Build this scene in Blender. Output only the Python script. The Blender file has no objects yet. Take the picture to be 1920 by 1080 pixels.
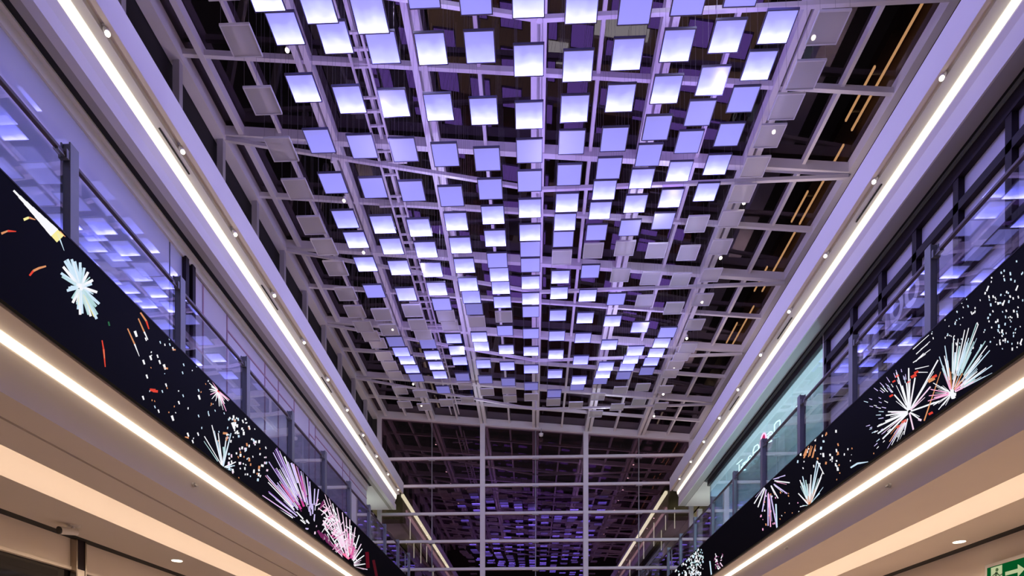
import bpy, bmesh, math, random
from mathutils import Vector
random.seed(3)
EYE = 1.6                      # heights below are measured from eye level
S = bpy.context.scene
COL = S.collection
VIOLET, UPPER, DOWN, HALL, SHOP, EAVE = 60, 34, 290, 560, 52, 38
PANELS={
-6:(0,'GGGGGGGGGGGGGGGGG',(10.99,10.79,10.65,10.56,10.45,10.58,10.66,10.57,10.63,10.72,10.93,11.19,11.26,11.38,11.49,11.37,11.25)),
-5:(0,'BBVVbBBVGGDbBbDGG',(11.17,10.99,10.79,10.67,10.57,10.73,10.75,10.63,10.53,10.61,10.76,10.92,11.12,11.27,11.40,11.24,11.15)),
-4:(0,'BBVVBBBbGGGDBBbDG',(10.99,10.76,10.66,10.55,10.43,10.56,10.64,10.53,10.62,10.73,10.95,11.15,11.26,11.37,11.49,11.38,11.29)),
-3:(0,'bBVVBBBBVGGbBbDGG',(10.79,10.67,10.57,10.46,10.34,10.46,10.57,10.65,10.78,10.96,11.20,11.30,11.40,11.51,11.39,11.50,11.39)),
-2:(-1,'VBBVVBBBBbDGBBbDG',(10.77,10.74,10.57,10.45,10.33,10.45,10.54,10.65,10.75,10.96,11.15,11.29,11.33,11.51,11.39,11.29,11.26)),
-1:(-1,'VbBVVBBVBBbGVBbDGG',(10.64,10.74,10.47,10.34,10.45,10.57,10.68,10.76,10.98,11.19,11.33,11.42,11.51,11.39,11.30,11.19,11.30,11.40)),
0:(-1,'BBBVVBBVVBBVVBbDG',(10.56,10.49,10.37,10.47,10.59,10.69,10.79,11.01,11.20,11.31,11.41,11.56,11.40,11.32,11.18,11.02,11.04)),
1:(-1,'BBBVVBBVGBBbbBbDG',(10.44,10.37,10.46,10.61,10.69,10.79,11.01,11.23,11.37,11.44,11.55,11.43,11.31,11.20,11.00,10.75,10.85)),
2:(-1,'VBBVVBBVGVBBbbBDG',(10.39,10.53,10.62,10.64,10.80,11.04,11.25,11.37,11.52,11.57,11.46,11.34,11.23,11.00,10.78,10.99,10.72)),
3:(-1,'VBBVVBBVGGVBBBBDGG',(10.50,10.64,10.74,10.83,11.04,11.26,11.38,11.46,11.56,11.44,11.34,11.23,11.00,10.78,10.97,11.19,11.02,10.78)),
4:(-1,'VBBVVBBVGGGbBBbDGG',(10.60,10.76,10.86,11.08,11.28,11.39,11.48,11.60,11.48,11.34,11.26,11.03,10.80,11.00,11.20,11.34,11.23,11.02)),
5:(0,'BBVVBBGGGGVBBbDGG',(10.88,11.10,11.31,11.40,11.51,11.60,11.50,11.40,11.28,11.04,10.86,11.03,11.19,11.36,11.48,11.33,11.19)),
6:(0,'GGGGGGGGGGGGGGGGG',(10.83,10.90,11.14,11.34,11.43,11.54,11.60,11.53,11.38,11.26,11.06,10.85,11.05,11.22,11.36,11.24,11.03)),
}
NEON=[[(19.696, 7.655), (19.696, 7.407)],[(19.911, 7.75), (19.415, 7.703)],[(19.528, 7.353), (19.486, 7.515)],[(19.415, 7.371), (19.368, 7.485), (19.28, 7.542), (19.194, 7.522), (19.182, 7.443), (19.205, 7.371)],[(19.182, 7.463), (19.079, 7.502), (19.0, 7.485), (19.0, 7.351)],[(18.899, 7.47), (18.591, 7.419), (18.591, 7.47), (18.689, 7.537), (18.843, 7.547), (18.91, 7.475), (18.899, 7.361), (18.788, 7.317)],[(18.591, 7.406), (18.591, 7.328)],[(18.447, 7.392), (18.463, 7.576), (18.341, 7.66), (18.108, 7.622), (18.016, 7.56), (17.996, 7.363)],[(18.441, 7.5), (17.996, 7.442)],[(17.362, 7.582), (17.162, 7.575), (17.012, 7.511), (16.967, 7.434), (16.967, 7.342)],[(16.967, 7.413), (17.185, 7.504), (17.348, 7.503), (17.287, 7.446), (16.967, 7.372)],[(16.847, 7.36), (16.847, 7.624), (16.693, 7.641), (16.488, 7.587), (16.454, 7.516), (16.479, 7.416), (16.693, 7.396), (16.728, 7.337)]]
NEON_OVAL=[(17.447, 7.486), (17.468, 7.413), (17.51, 7.352), (17.57, 7.311), (17.639, 7.294), (17.71, 7.303), (17.774, 7.339), (17.824, 7.396), (17.852, 7.468), (17.855, 7.545), (17.833, 7.62), (17.789, 7.681), (17.728, 7.721), (17.658, 7.737), (17.588, 7.726), (17.525, 7.689), (17.477, 7.632), (17.45, 7.562)]
PENDANTS=[(6.95,30.00,8.56,9.95),(6.79,31.30,8.85,10.16),(6.45,32.60,8.37,9.68),(7.12,33.90,8.46,9.88),(6.38,35.20,8.30,9.47),(5.79,36.50,7.27,8.55),(-6.15,30.00,8.16,9.17),(-6.22,31.30,7.53,8.37),(-6.10,32.60,7.55,8.83),(-6.01,33.90,7.91,8.82),(-7.44,35.20,9.29,10.07),(-6.08,36.50,7.19,8.32),]
SCREEN_LEFT=[
(5.746,5.011,5.762,5.038,5.83,5.036,5.813,5.007,0),
(5.808,5,5.834,5.043,5.905,5.043,5.876,4.995,0),
(5.872,4.989,5.909,5.049,5.982,5.049,5.941,4.982,0),
(5.938,4.977,5.986,5.055,6.061,5.056,6.007,4.969,0),
(6.004,4.965,6.064,5.061,6.142,5.063,6.075,4.956,0),
(6.072,4.953,6.145,5.067,6.226,5.07,6.144,4.943,0),
(6.142,4.94,6.227,5.073,6.311,5.078,6.215,4.929,0),
(6.218,4.935,6.307,5.072,6.393,5.077,6.293,4.924,8),
(6.294,5.016,6.318,5.042,6.397,4.914,6.392,4.909,1),
(6.328,5.063,6.342,5.086,6.413,5.08,6.405,5.068,3),
(5.622,4.488,5.612,4.501,5.684,4.58,5.691,4.57,3),
(5.687,4.563,5.688,4.587,5.785,4.65,5.784,4.641,4),
(5.878,4.823,5.866,4.839,5.93,4.911,5.941,4.897,8),
(5.931,4.889,5.94,4.918,6.016,4.949,6.013,4.94,3),
(5.951,4.321,5.933,4.32,5.977,4.401,5.999,4.402,4),
(5.994,4.395,5.981,4.407,6.048,4.482,6.061,4.47,3),
(6.058,4.468,6.05,4.485,6.147,4.573,6.153,4.561,3),
(6.598,4.697,6.568,4.645,6.339,4.618,6.36,4.655,1),
(6.608,4.711,6.568,4.659,6.366,4.708,6.393,4.746,0),
(6.614,4.722,6.57,4.672,6.386,4.788,6.417,4.826,1),
(6.621,4.728,6.574,4.68,6.423,4.834,6.456,4.87,1),
(6.632,4.733,6.583,4.688,6.483,4.88,6.518,4.914,1),
(6.64,4.733,6.589,4.69,6.529,4.891,6.566,4.924,1),
(6.652,4.736,6.6,4.7,6.607,4.939,6.646,4.967,1),
(6.661,4.729,6.611,4.703,6.672,4.929,6.71,4.95,1),
(6.667,4.721,6.621,4.708,6.731,4.926,6.766,4.938,0),
(6.668,4.7,6.643,4.717,6.814,4.899,6.834,4.887,0),
(6.66,4.686,6.646,4.715,6.802,4.849,6.813,4.827,1),
(6.657,4.67,6.673,4.718,6.899,4.816,6.886,4.779,0),
(6.652,4.651,6.687,4.704,6.941,4.704,6.913,4.662,1),
(6.642,4.642,6.683,4.695,6.892,4.638,6.859,4.598,2),
(6.643,4.631,6.687,4.682,6.91,4.555,6.875,4.516,2),
(6.64,4.624,6.687,4.673,6.903,4.499,6.865,4.461,1),
(6.626,4.62,6.675,4.667,6.81,4.469,6.771,4.434,0),
(6.621,4.621,6.671,4.666,6.776,4.465,6.738,4.432,2),
(6.605,4.616,6.657,4.654,6.678,4.411,6.639,4.384,1),
(6.6,4.612,6.652,4.648,6.646,4.377,6.607,4.352,0),
(6.596,4.62,6.647,4.652,6.614,4.415,6.575,4.393,1),
(6.586,4.631,6.633,4.646,6.533,4.429,6.499,4.419,0),
(6.587,4.641,6.63,4.648,6.524,4.468,6.493,4.464,2),
(6.589,4.664,6.603,4.636,6.437,4.492,6.427,4.513,1),
(6.598,4.675,6.602,4.639,6.456,4.534,6.453,4.56,1),
(6.599,4.693,6.573,4.641,6.355,4.594,6.374,4.631,2),
(6.591,4.685,6.576,4.659,6.42,4.647,6.429,4.662,0),
(6.605,4.699,6.584,4.673,6.469,4.714,6.481,4.73,0),
(6.605,4.708,6.583,4.682,6.469,4.756,6.482,4.771,0),
(6.606,4.71,6.583,4.685,6.468,4.769,6.481,4.784,1),
(6.617,4.73,6.593,4.707,6.518,4.869,6.532,4.883,0),
(6.624,4.72,6.599,4.697,6.55,4.822,6.564,4.835,1),
(6.644,4.733,6.618,4.717,6.64,4.904,6.655,4.915,1),
(6.648,4.731,6.623,4.716,6.663,4.9,6.678,4.909,2),
(6.666,4.72,6.648,4.721,6.771,4.894,6.783,4.893,2),
(6.668,4.709,6.658,4.72,6.804,4.864,6.811,4.858,0),
(6.652,4.691,6.643,4.703,6.726,4.778,6.732,4.771,2),
(6.661,4.676,6.674,4.701,6.834,4.742,6.826,4.726,1),
(6.655,4.668,6.671,4.694,6.81,4.704,6.8,4.688,1),
(6.658,4.658,6.677,4.684,6.835,4.656,6.823,4.64,2),
(6.65,4.638,6.674,4.662,6.809,4.552,6.794,4.537,2),
(6.644,4.632,6.668,4.656,6.779,4.521,6.764,4.506,1),
(6.642,4.624,6.667,4.647,6.774,4.479,6.759,4.466,1),
(6.637,4.632,6.662,4.655,6.749,4.519,6.734,4.505,2),
(6.622,4.632,6.648,4.653,6.677,4.516,6.661,4.504,1),
(6.613,4.616,6.639,4.634,6.635,4.432,6.619,4.422,1),
(6.602,4.622,6.628,4.635,6.579,4.449,6.564,4.442,2),
(6.602,4.627,6.627,4.639,6.579,4.47,6.564,4.463,0),
(6.598,4.638,6.62,4.644,6.549,4.508,6.536,4.504,2),
(6.588,4.656,6.591,4.639,6.453,4.532,6.451,4.542,1),
(6.598,4.669,6.596,4.648,6.487,4.585,6.488,4.597,1),
(6.584,4.676,6.572,4.651,6.397,4.607,6.404,4.622,1),
(6.663,4.653,6.611,4.621,6.628,4.769,6.68,4.802,0),
(6.6,4.711,6.647,4.76,6.71,4.69,6.661,4.642,0),
(6.599,4.708,6.646,4.757,6.712,4.695,6.664,4.646,0),
(6.689,4.701,6.644,4.65,6.568,4.691,6.612,4.742,0),
(6.597,4.7,6.641,4.75,6.718,4.708,6.673,4.657,0),
(6.598,4.676,6.628,4.728,6.726,4.743,6.694,4.69,0),
(6.681,4.676,6.63,4.632,6.588,4.728,6.638,4.773,0),
(6.683,4.735,6.666,4.686,6.564,4.642,6.58,4.69,0),
(6.669,4.744,6.68,4.713,6.576,4.627,6.566,4.658,0),
(6.663,4.653,6.611,4.621,6.628,4.769,6.68,4.802,0),
(6.608,4.604,6.631,4.618,6.609,4.461,6.596,4.453,8),
(6.679,4.608,6.7,4.629,6.848,4.484,6.834,4.471,8),
(6.647,4.612,6.669,4.633,6.739,4.499,6.725,4.487,8),
(6.604,4.583,6.615,4.59,6.594,4.491,6.588,4.488,8),
(6.689,4.577,6.701,4.587,6.774,4.481,6.767,4.475,8),
(6.672,4.621,6.683,4.632,6.737,4.574,6.73,4.568,8),
(7.066,4.561,7.092,4.582,7.11,4.542,7.084,4.522,12),
(6.962,4.276,6.981,4.29,7.01,4.2,6.986,4.183,4),
(6.982,4.181,7.014,4.202,7.033,4.002,7.017,3.992,4),
(6.991,4.187,7.004,4.196,7.022,4.098,7.009,4.09,3),
(7.412,4.692,7.432,4.71,7.568,4.596,7.541,4.573,3),
(7.541,4.573,7.568,4.596,7.653,4.485,7.644,4.478,0),
(7.617,4.949,7.638,4.968,7.759,4.871,7.731,4.846,3),
(7.731,4.846,7.759,4.871,7.831,4.807,7.813,4.792,0),
(7.657,5.048,7.683,5.075,7.804,5.043,7.773,5.009,3),
(7.77,5.01,7.808,5.042,7.855,4.964,7.833,4.945,4),
(7.537,4.735,7.585,4.775,7.618,4.72,7.579,4.688,0),
(7.756,4.785,7.784,4.808,7.803,4.776,7.78,4.758,0),
(7.704,4.462,7.742,4.492,7.769,4.447,7.738,4.423,0),
(7.846,4.599,7.886,4.63,7.913,4.585,7.881,4.56,0),
(8.003,4.703,8.032,4.726,8.053,4.694,8.029,4.675,0),
(8.044,4.651,8.08,4.679,8.105,4.639,8.076,4.617,0),
(8.141,4.647,8.191,4.685,8.225,4.631,8.185,4.601,0),
(7.773,4.308,7.807,4.333,7.83,4.294,7.803,4.274,0),
(8.283,5.024,8.308,5.044,8.326,5.018,8.305,5.002,1),
(8.275,5.09,8.294,5.09,8.307,5.086,8.292,5.074,1),
(8.353,5.009,8.385,5.035,8.407,5.002,8.381,4.981,0),
(8.066,4.924,8.09,4.944,8.106,4.918,8.087,4.903,1),
(7.697,3.989,7.73,4.013,7.753,3.973,7.726,3.954,0),
(8.325,4.029,8.376,4.064,8.412,4.007,8.37,3.979,0),
(8.026,3.971,8.056,3.991,8.076,3.957,8.052,3.94,0),
(7.95,3.988,7.973,4.004,7.989,3.977,7.97,3.964,1),
(8.493,4.319,8.527,4.342,8.55,4.307,8.523,4.288,0),
(9.005,4.664,9.058,4.7,9.094,4.649,9.052,4.62,0),
(9.009,4.758,9.039,4.779,9.059,4.75,9.035,4.733,1),
(8.604,4.471,8.631,4.49,8.65,4.462,8.628,4.447,1),
(9.009,4.369,9.039,4.389,9.059,4.359,9.035,4.343,1),
(9.294,4.53,9.326,4.551,9.348,4.521,9.323,4.504,1),
(8.617,4.928,8.645,4.949,8.664,4.921,8.642,4.905,1),
(8.591,4.797,8.618,4.817,8.637,4.79,8.615,4.773,1),
(8.192,4.413,8.223,4.436,8.245,4.402,8.219,4.384,0),
(8.113,4.28,8.137,4.297,8.154,4.27,8.134,4.256,1),
(8.715,3.963,8.757,3.99,8.786,3.945,8.752,3.923,0),
(8.845,3.913,8.881,3.936,8.906,3.898,8.877,3.88,0),
(8.988,4.089,9.025,4.112,9.051,4.074,9.021,4.055,0),
(10.022,4.717,10.115,4.775,10.18,4.694,10.104,4.647,0),
(10.396,4.94,10.446,4.971,10.48,4.93,10.44,4.905,0),
(10.625,4.938,10.687,4.976,10.73,4.925,10.68,4.895,0),
(9.774,4.772,9.8,4.789,9.818,4.766,9.797,4.752,1),
(9.491,4.679,9.516,4.696,9.533,4.673,9.513,4.66,1),
(7.859,4.137,7.865,4.177,7.987,4.233,7.982,4.193,4),
(7.922,4.157,7.928,4.193,8.038,4.243,8.033,4.207,4),
(8.17,4.606,8.176,4.634,8.264,4.675,8.258,4.646,3),
(8.363,4.978,8.369,5.002,8.445,5.04,8.439,5.014,3),
(8.668,3.88,8.675,3.895,8.773,3.931,8.767,3.901,3),
(9.753,4.407,9.761,4.446,9.907,4.502,9.898,4.463,3),
(9.594,5.055,9.568,5.027,9.329,5.021,9.341,5.034,0),
(9.598,5.053,9.577,5.026,9.393,5.003,9.404,5.017,0),
(9.584,5.042,9.578,5.019,9.334,4.921,9.337,4.932,0),
(9.576,5.029,9.592,5.019,9.371,4.856,9.363,4.861,5),
(9.574,5.018,9.604,5.021,9.421,4.816,9.407,4.815,0),
(9.582,5.015,9.619,5.029,9.536,4.841,9.518,4.834,0),
(9.593,5.009,9.631,5.03,9.652,4.814,9.633,4.803,0),
(9.602,5.016,9.639,5.04,9.736,4.899,9.717,4.887,0),
(9.616,5.01,9.652,5.035,9.873,4.844,9.855,4.831,5),
(9.612,5.019,9.646,5.045,9.821,4.942,9.803,4.929,0),
(9.627,5.028,9.654,5.056,9.941,5.048,9.927,5.033,0),
(9.632,5.032,9.656,5.06,9.976,5.083,9.963,5.069,5),
(9.607,5.062,9.575,5.035,9.422,5.09,9.438,5.09,5),
(9.58,5.042,9.57,5.028,9.396,4.991,9.401,4.999,0),
(9.576,5.035,9.571,5.023,9.386,4.957,9.389,4.964,0),
(9.57,5.026,9.572,5.017,9.376,4.91,9.375,4.916,0),
(9.576,5.024,9.583,5.018,9.428,4.908,9.424,4.911,0),
(9.587,5.019,9.605,5.024,9.532,4.912,9.522,4.909,0),
(9.597,5.018,9.616,5.027,9.598,4.921,9.586,4.916,5),
(9.613,5.006,9.632,5.017,9.7,4.848,9.689,4.841,0),
(9.632,5.029,9.648,5.043,9.812,5.002,9.802,4.994,0),
(9.624,5,9.643,5.012,9.772,4.813,9.76,4.806,0),
(9.626,5.026,9.643,5.04,9.777,4.985,9.767,4.976,5),
(9.633,5.028,9.649,5.042,9.816,4.998,9.806,4.99,5),
(9.644,5.037,9.658,5.051,9.883,5.055,9.874,5.046,5),
(9.543,5.017,9.576,5.052,9.676,5.051,9.642,5.016,4),
(9.738,3.88,9.691,3.88,9.186,4.119,9.207,4.135,0),
(9.753,3.885,9.7,3.88,9.402,4.393,9.427,4.408,0),
(9.764,3.881,9.709,3.88,9.596,4.354,9.622,4.367,0),
(9.777,3.88,9.722,3.88,9.85,4.398,9.878,4.408,0),
(9.784,3.884,9.73,3.88,10.009,4.54,10.038,4.55,1),
(9.606,3.905,9.584,3.888,9.177,4.04,9.19,4.05,2),
(9.691,3.98,9.664,3.966,9.482,4.34,9.497,4.349,1),
(9.717,3.95,9.69,3.936,9.58,4.228,9.596,4.236,1),
(9.782,3.971,9.755,3.962,9.835,4.329,9.852,4.335,1),
(9.812,3.979,9.785,3.972,9.953,4.372,9.97,4.377,0),
(9.82,3.88,9.796,3.892,10.18,4.129,10.196,4.12,0),
(9.808,3.88,9.797,3.884,10.147,4.053,10.155,4.039,1),
(9.789,3.88,9.795,3.88,10.08,3.963,10.076,3.945,1),
(9.863,3.905,9.853,3.915,10.05,4.027,10.057,4.021,1),
(9.861,3.891,9.857,3.903,10.055,3.993,10.057,3.986,0),
(9.845,3.88,9.852,3.88,10.029,3.918,10.024,3.907,1),
(9.745,4.192,9.844,4.237,9.842,4.041,9.782,4.015,2),
(9.895,4.359,9.834,4.341,9.884,4.431,9.914,4.441,3),
(10.388,4.475,10.452,4.498,10.441,4.445,10.376,4.421,0),
(10.903,4.798,10.968,4.826,10.967,4.778,10.902,4.75,0),
(10.966,4.232,11.013,4.25,11.013,4.217,10.966,4.2,3),
(10.755,4.782,10.805,4.798,10.786,4.756,10.737,4.741,0),
(9.931,4.092,9.978,4.121,10.003,4.098,9.956,4.07,0),
(10.628,4.924,10.675,4.95,10.699,4.913,10.653,4.887,3),
(11.038,4.868,11.111,4.897,11.1,4.835,11.027,4.807,0),
(9.929,4.025,9.973,4.045,9.984,4.006,9.94,3.986,0),
(10.583,4.076,10.638,4.097,10.638,4.064,10.584,4.043,0),
(10.283,4.158,10.35,4.189,10.362,4.148,10.295,4.117,0),
(10.589,4.356,10.624,4.367,10.608,4.328,10.573,4.318,1),
(11.311,4.857,11.355,4.882,11.389,4.853,11.345,4.827,0),
(10.497,4.45,10.538,4.47,10.546,4.447,10.505,4.427,0),
(10.202,4.658,10.253,4.685,10.27,4.639,10.219,4.613,0),
(10.429,4.198,10.466,4.218,10.484,4.199,10.446,4.178,0),
(10.268,3.892,10.303,3.907,10.314,3.883,10.279,3.88,3),
(11.383,4.462,11.459,4.483,11.438,4.436,11.362,4.415,13),
(11.039,4.391,11.116,4.416,11.098,4.35,11.022,4.326,3),
(10.654,4.619,10.704,4.639,10.695,4.588,10.645,4.569,0),
(10.635,4.372,10.705,4.404,10.718,4.345,10.647,4.314,3),
(11.333,4.682,11.383,4.7,11.375,4.668,11.325,4.651,13),
(10.518,4.211,10.549,4.231,10.576,4.217,10.545,4.197,0),
(10.429,4.79,10.483,4.812,10.478,4.78,10.424,4.758,0),
(10.256,4.614,10.318,4.643,10.324,4.604,10.262,4.575,1),
(11.274,4.653,11.314,4.669,11.315,4.646,11.276,4.629,0),
(10.189,4.888,10.23,4.912,10.243,4.885,10.202,4.862,0),
(9.862,4.463,9.92,4.49,9.924,4.457,9.866,4.43,0),
(10.319,4.072,10.356,4.092,10.374,4.073,10.336,4.053,0),
(10.011,4.181,10.062,4.202,10.066,4.15,10.015,4.129,13),
(9.931,4.174,9.991,4.192,9.974,4.149,9.915,4.132,1),
(10.07,4.808,10.098,4.827,10.121,4.814,10.093,4.794,0),
(10.986,4.137,11.061,4.161,11.049,4.106,10.975,4.083,1),
(10.524,4.956,10.559,4.973,10.56,4.954,10.525,4.937,0),
(10.709,4.306,10.758,4.324,10.753,4.278,10.705,4.26,3),
(10.502,5.018,10.549,5.048,10.575,5.024,10.527,4.994,0),
(10.331,4.181,10.38,4.198,10.372,4.152,10.324,4.135,13),
(10.136,4.838,10.188,4.861,10.185,4.821,10.133,4.798,1),
(9.917,4.014,9.969,4.033,9.965,3.975,9.912,3.955,13),
(11.033,4.256,11.095,4.275,11.074,4.206,11.012,4.187,0),
(10.012,4.076,10.056,4.098,10.074,4.06,10.029,4.038,0),
(11.151,4.462,11.213,4.485,11.209,4.441,11.146,4.418,0),
(11.085,4.647,11.142,4.667,11.128,4.621,11.071,4.602,0),
(9.95,4.776,9.996,4.805,10.022,4.782,9.976,4.752,0),
(11.02,4.315,11.081,4.347,11.105,4.32,11.044,4.288,0),
(10.269,4.666,10.308,4.685,10.31,4.658,10.27,4.64,0),
(10.206,4.778,10.269,4.806,10.265,4.75,10.202,4.723,0),
(10.222,4.68,10.271,4.699,10.257,4.648,10.208,4.63,0),
(9.924,4.479,9.952,4.499,9.978,4.489,9.95,4.468,1),
(10.137,4.819,10.185,4.845,10.194,4.818,10.146,4.792,3),
(11.083,4.222,11.122,4.239,11.134,4.212,11.095,4.195,0),
(9.92,4.439,9.949,4.448,9.933,4.408,9.904,4.399,13),
(10.868,5.005,10.901,5.024,10.916,5.007,10.883,4.988,0),
(10.002,4.421,10.049,4.438,10.035,4.387,9.988,4.371,0),
(10.436,4.755,10.506,4.786,10.507,4.724,10.437,4.693,0),
(10.318,4.356,10.36,4.38,10.382,4.356,10.34,4.332,3),
(10.389,4.808,10.447,4.828,10.428,4.781,10.37,4.761,0),
(10.488,4.15,10.536,4.169,10.539,4.123,10.491,4.104,0),
(10.05,4.807,10.084,4.822,10.084,4.788,10.05,4.773,1),
(10.808,4.79,10.862,4.812,10.856,4.777,10.802,4.756,1),
(10.107,4.818,10.149,4.842,10.167,4.809,10.125,4.785,3),
(10.133,4.781,10.198,4.812,10.202,4.744,10.137,4.713,0),
(10.793,4.473,10.829,4.491,10.844,4.465,10.808,4.446,0),
(10.836,4.245,10.895,4.265,10.884,4.212,10.825,4.192,0),
(10.122,4.66,10.166,4.68,10.166,4.643,10.122,4.623,0),
(11.197,4.474,11.262,4.497,11.253,4.451,11.188,4.429,0),
(10.871,4.723,10.923,4.75,10.934,4.727,10.883,4.701,0),
(10.55,4.6,10.606,4.629,10.628,4.583,10.572,4.555,3),
(10.573,4.988,10.608,5,10.593,4.965,10.557,4.953,0),
(10.626,4.373,10.655,4.393,10.682,4.384,10.653,4.364,0),
(11.083,4.74,11.121,4.755,11.12,4.726,11.082,4.711,3),
(10.044,3.944,10.108,3.974,10.127,3.918,10.062,3.889,0),
(10.05,3.904,10.088,3.923,10.106,3.89,10.068,3.88,13),
(11.103,4.243,11.139,4.262,11.159,4.244,11.123,4.225,0),
(10.324,4.32,10.389,4.344,10.382,4.29,10.317,4.266,0),
(10.158,4.629,10.205,4.645,10.188,4.603,10.142,4.587,0),
(10.459,4.337,10.501,4.354,10.5,4.324,10.458,4.307,3),
(10.529,4.512,10.588,4.535,10.581,4.472,10.521,4.45,1),
(10.816,4.766,10.88,4.804,10.911,4.774,10.847,4.736,1),
(10.075,4.507,10.106,4.525,10.116,4.507,10.085,4.49,0),
(10.294,4.409,10.335,4.431,10.357,4.396,10.316,4.374,13),
(11.279,4.561,11.349,4.587,11.343,4.542,11.273,4.516,13),
(10.492,4.498,10.559,4.522,10.55,4.478,10.483,4.454,13),
(9.922,4.743,9.97,4.768,9.975,4.735,9.927,4.711,1),
(10.18,4.282,10.231,4.307,10.242,4.278,10.19,4.253,0),
(10.079,4.871,10.138,4.9,10.14,4.846,10.082,4.818,0),
(10.829,4.224,10.895,4.248,10.888,4.197,10.822,4.174,0),
(9.931,3.936,9.991,3.962,9.999,3.911,9.939,3.886,1),
(11.366,4.597,11.414,4.612,11.393,4.559,11.346,4.544,1),
(9.9,4.596,9.933,4.608,9.92,4.566,9.887,4.554,1),
(10.698,4.079,10.735,4.097,10.746,4.077,10.709,4.059,1),
(10.848,4.765,10.907,4.785,10.889,4.731,10.831,4.711,13),
(10.515,4.05,10.549,4.06,10.538,4.025,10.504,4.015,0),
(10.245,4.242,10.278,4.261,10.302,4.236,10.27,4.217,3),
(10.237,4.899,10.291,4.928,10.304,4.885,10.251,4.856,1),
(7.873,4.464,7.885,4.476,7.901,4.466,7.888,4.455,3),
(9.594,4.242,9.625,4.256,9.628,4.23,9.597,4.216,3),
(9.105,4.221,9.127,4.233,9.134,4.212,9.112,4.201,1),
(9.299,5.052,9.324,5.062,9.315,5.034,9.29,5.023,0),
(7.887,4.685,7.908,4.694,7.901,4.669,7.879,4.66,0),
(7.895,4.644,7.912,4.649,7.903,4.63,7.886,4.625,0),
(7.952,4.06,7.967,4.071,7.979,4.056,7.964,4.045,3),
(8.174,4.955,8.197,4.972,8.208,4.947,8.185,4.931,0),
(9.381,4.707,9.4,4.712,9.388,4.692,9.369,4.687,3),
(8.18,4.552,8.198,4.56,8.193,4.545,8.176,4.538,1),
(9.44,4.755,9.458,4.764,9.46,4.75,9.442,4.741,0),
(8.427,4.129,8.445,4.143,8.46,4.134,8.442,4.12,0),
(8.855,4.971,8.876,4.982,8.872,4.959,8.851,4.949,0),
(7.854,4.148,7.871,4.155,7.864,4.13,7.848,4.123,1),
(8.891,3.974,8.912,3.981,8.904,3.955,8.882,3.948,0),
(9.295,4.565,9.323,4.578,9.321,4.55,9.293,4.537,1),
(9.611,4.394,9.64,4.41,9.65,4.39,9.621,4.374,1),
(8.179,4.635,8.202,4.648,8.202,4.624,8.178,4.611,3),
(8.228,4.381,8.247,4.394,8.258,4.377,8.239,4.364,3),
(7.9,4.049,7.917,4.058,7.919,4.036,7.901,4.026,3),
(8.402,4.212,8.424,4.222,8.42,4.198,8.398,4.188,3),
(9.38,4.735,9.407,4.751,9.42,4.725,9.393,4.708,3),
(9.313,4.509,9.335,4.523,9.345,4.511,9.322,4.497,0),
(9.095,4.774,9.12,4.783,9.11,4.756,9.086,4.746,3),
(9.216,4.956,9.234,4.97,9.252,4.959,9.235,4.945,3),
(9.109,4.232,9.134,4.245,9.136,4.22,9.111,4.208,1),
(8.271,4.064,8.295,4.075,8.295,4.056,8.271,4.044,3),
(8.966,5.086,8.987,5.09,8.995,5.086,8.974,5.072,1),
(8.743,4.356,8.769,4.368,8.766,4.335,8.74,4.323,0),
(8.499,4.478,8.525,4.494,8.53,4.478,8.504,4.463,0),
(12.611,3.97,12.574,3.938,11.195,3.888,11.216,3.909,11),
(12.748,4.048,12.705,4.014,11.45,4.052,11.475,4.073,7),
(12.717,4.182,12.666,4.149,11.38,4.34,11.409,4.361,11),
(12.744,4.127,12.696,4.094,11.436,4.223,11.464,4.244,0),
(12.957,4.192,12.903,4.158,11.848,4.368,11.88,4.39,11),
(12.765,4.317,12.709,4.284,11.467,4.632,11.499,4.653,11),
(12.864,4.433,12.804,4.4,11.656,4.888,11.691,4.91,11),
(12.928,4.487,12.866,4.455,11.78,5.012,11.816,5.035,11),
(13.03,4.482,12.966,4.45,11.982,5.01,12.02,5.032,7),
(13.138,4.489,13.073,4.457,12.202,5.035,12.242,5.058,0),
(13.202,4.463,13.136,4.431,12.334,4.984,12.375,5.006,7),
(13.352,4.487,13.282,4.456,12.647,5.054,12.691,5.076,11),
(13.462,4.504,13.391,4.474,12.885,5.09,12.931,5.09,7),
(13.542,4.481,13.469,4.452,13.06,5.061,13.108,5.083,11),
(13.714,4.479,13.638,4.452,13.446,5.077,13.498,5.09,7),
(13.776,4.455,13.699,4.429,13.587,5.028,13.64,5.049,11),
(12.919,4.306,12.861,4.273,11.766,4.616,11.8,4.638,7),
(12.987,4.306,12.928,4.273,11.902,4.619,11.938,4.641,11),
(12.558,4.021,12.538,4.005,11.772,4.014,11.783,4.023,11),
(12.821,4.084,12.797,4.067,12.169,4.116,12.181,4.126,11),
(12.61,4.21,12.585,4.193,11.845,4.316,11.859,4.326,0),
(12.627,4.22,12.602,4.204,11.871,4.334,11.885,4.343,7),
(13.047,4.322,13.016,4.306,12.513,4.508,12.53,4.518,11),
(12.65,4.367,12.622,4.351,11.903,4.57,11.917,4.58,11),
(12.867,4.493,12.837,4.477,12.233,4.781,12.25,4.79,0),
(12.968,4.396,12.937,4.38,12.389,4.626,12.406,4.636,11),
(12.781,4.487,12.751,4.471,12.101,4.769,12.117,4.779,0),
(13.15,4.427,13.117,4.411,12.675,4.683,12.693,4.693,0),
(13.159,4.619,13.126,4.604,12.689,5.001,12.707,5.01,0),
(13.285,4.544,13.25,4.528,12.889,4.882,12.908,4.892,0),
(13.469,4.681,13.432,4.666,13.186,5.09,13.207,5.09,11),
(13.454,4.42,13.419,4.405,13.163,4.682,13.184,4.692,0),
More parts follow.
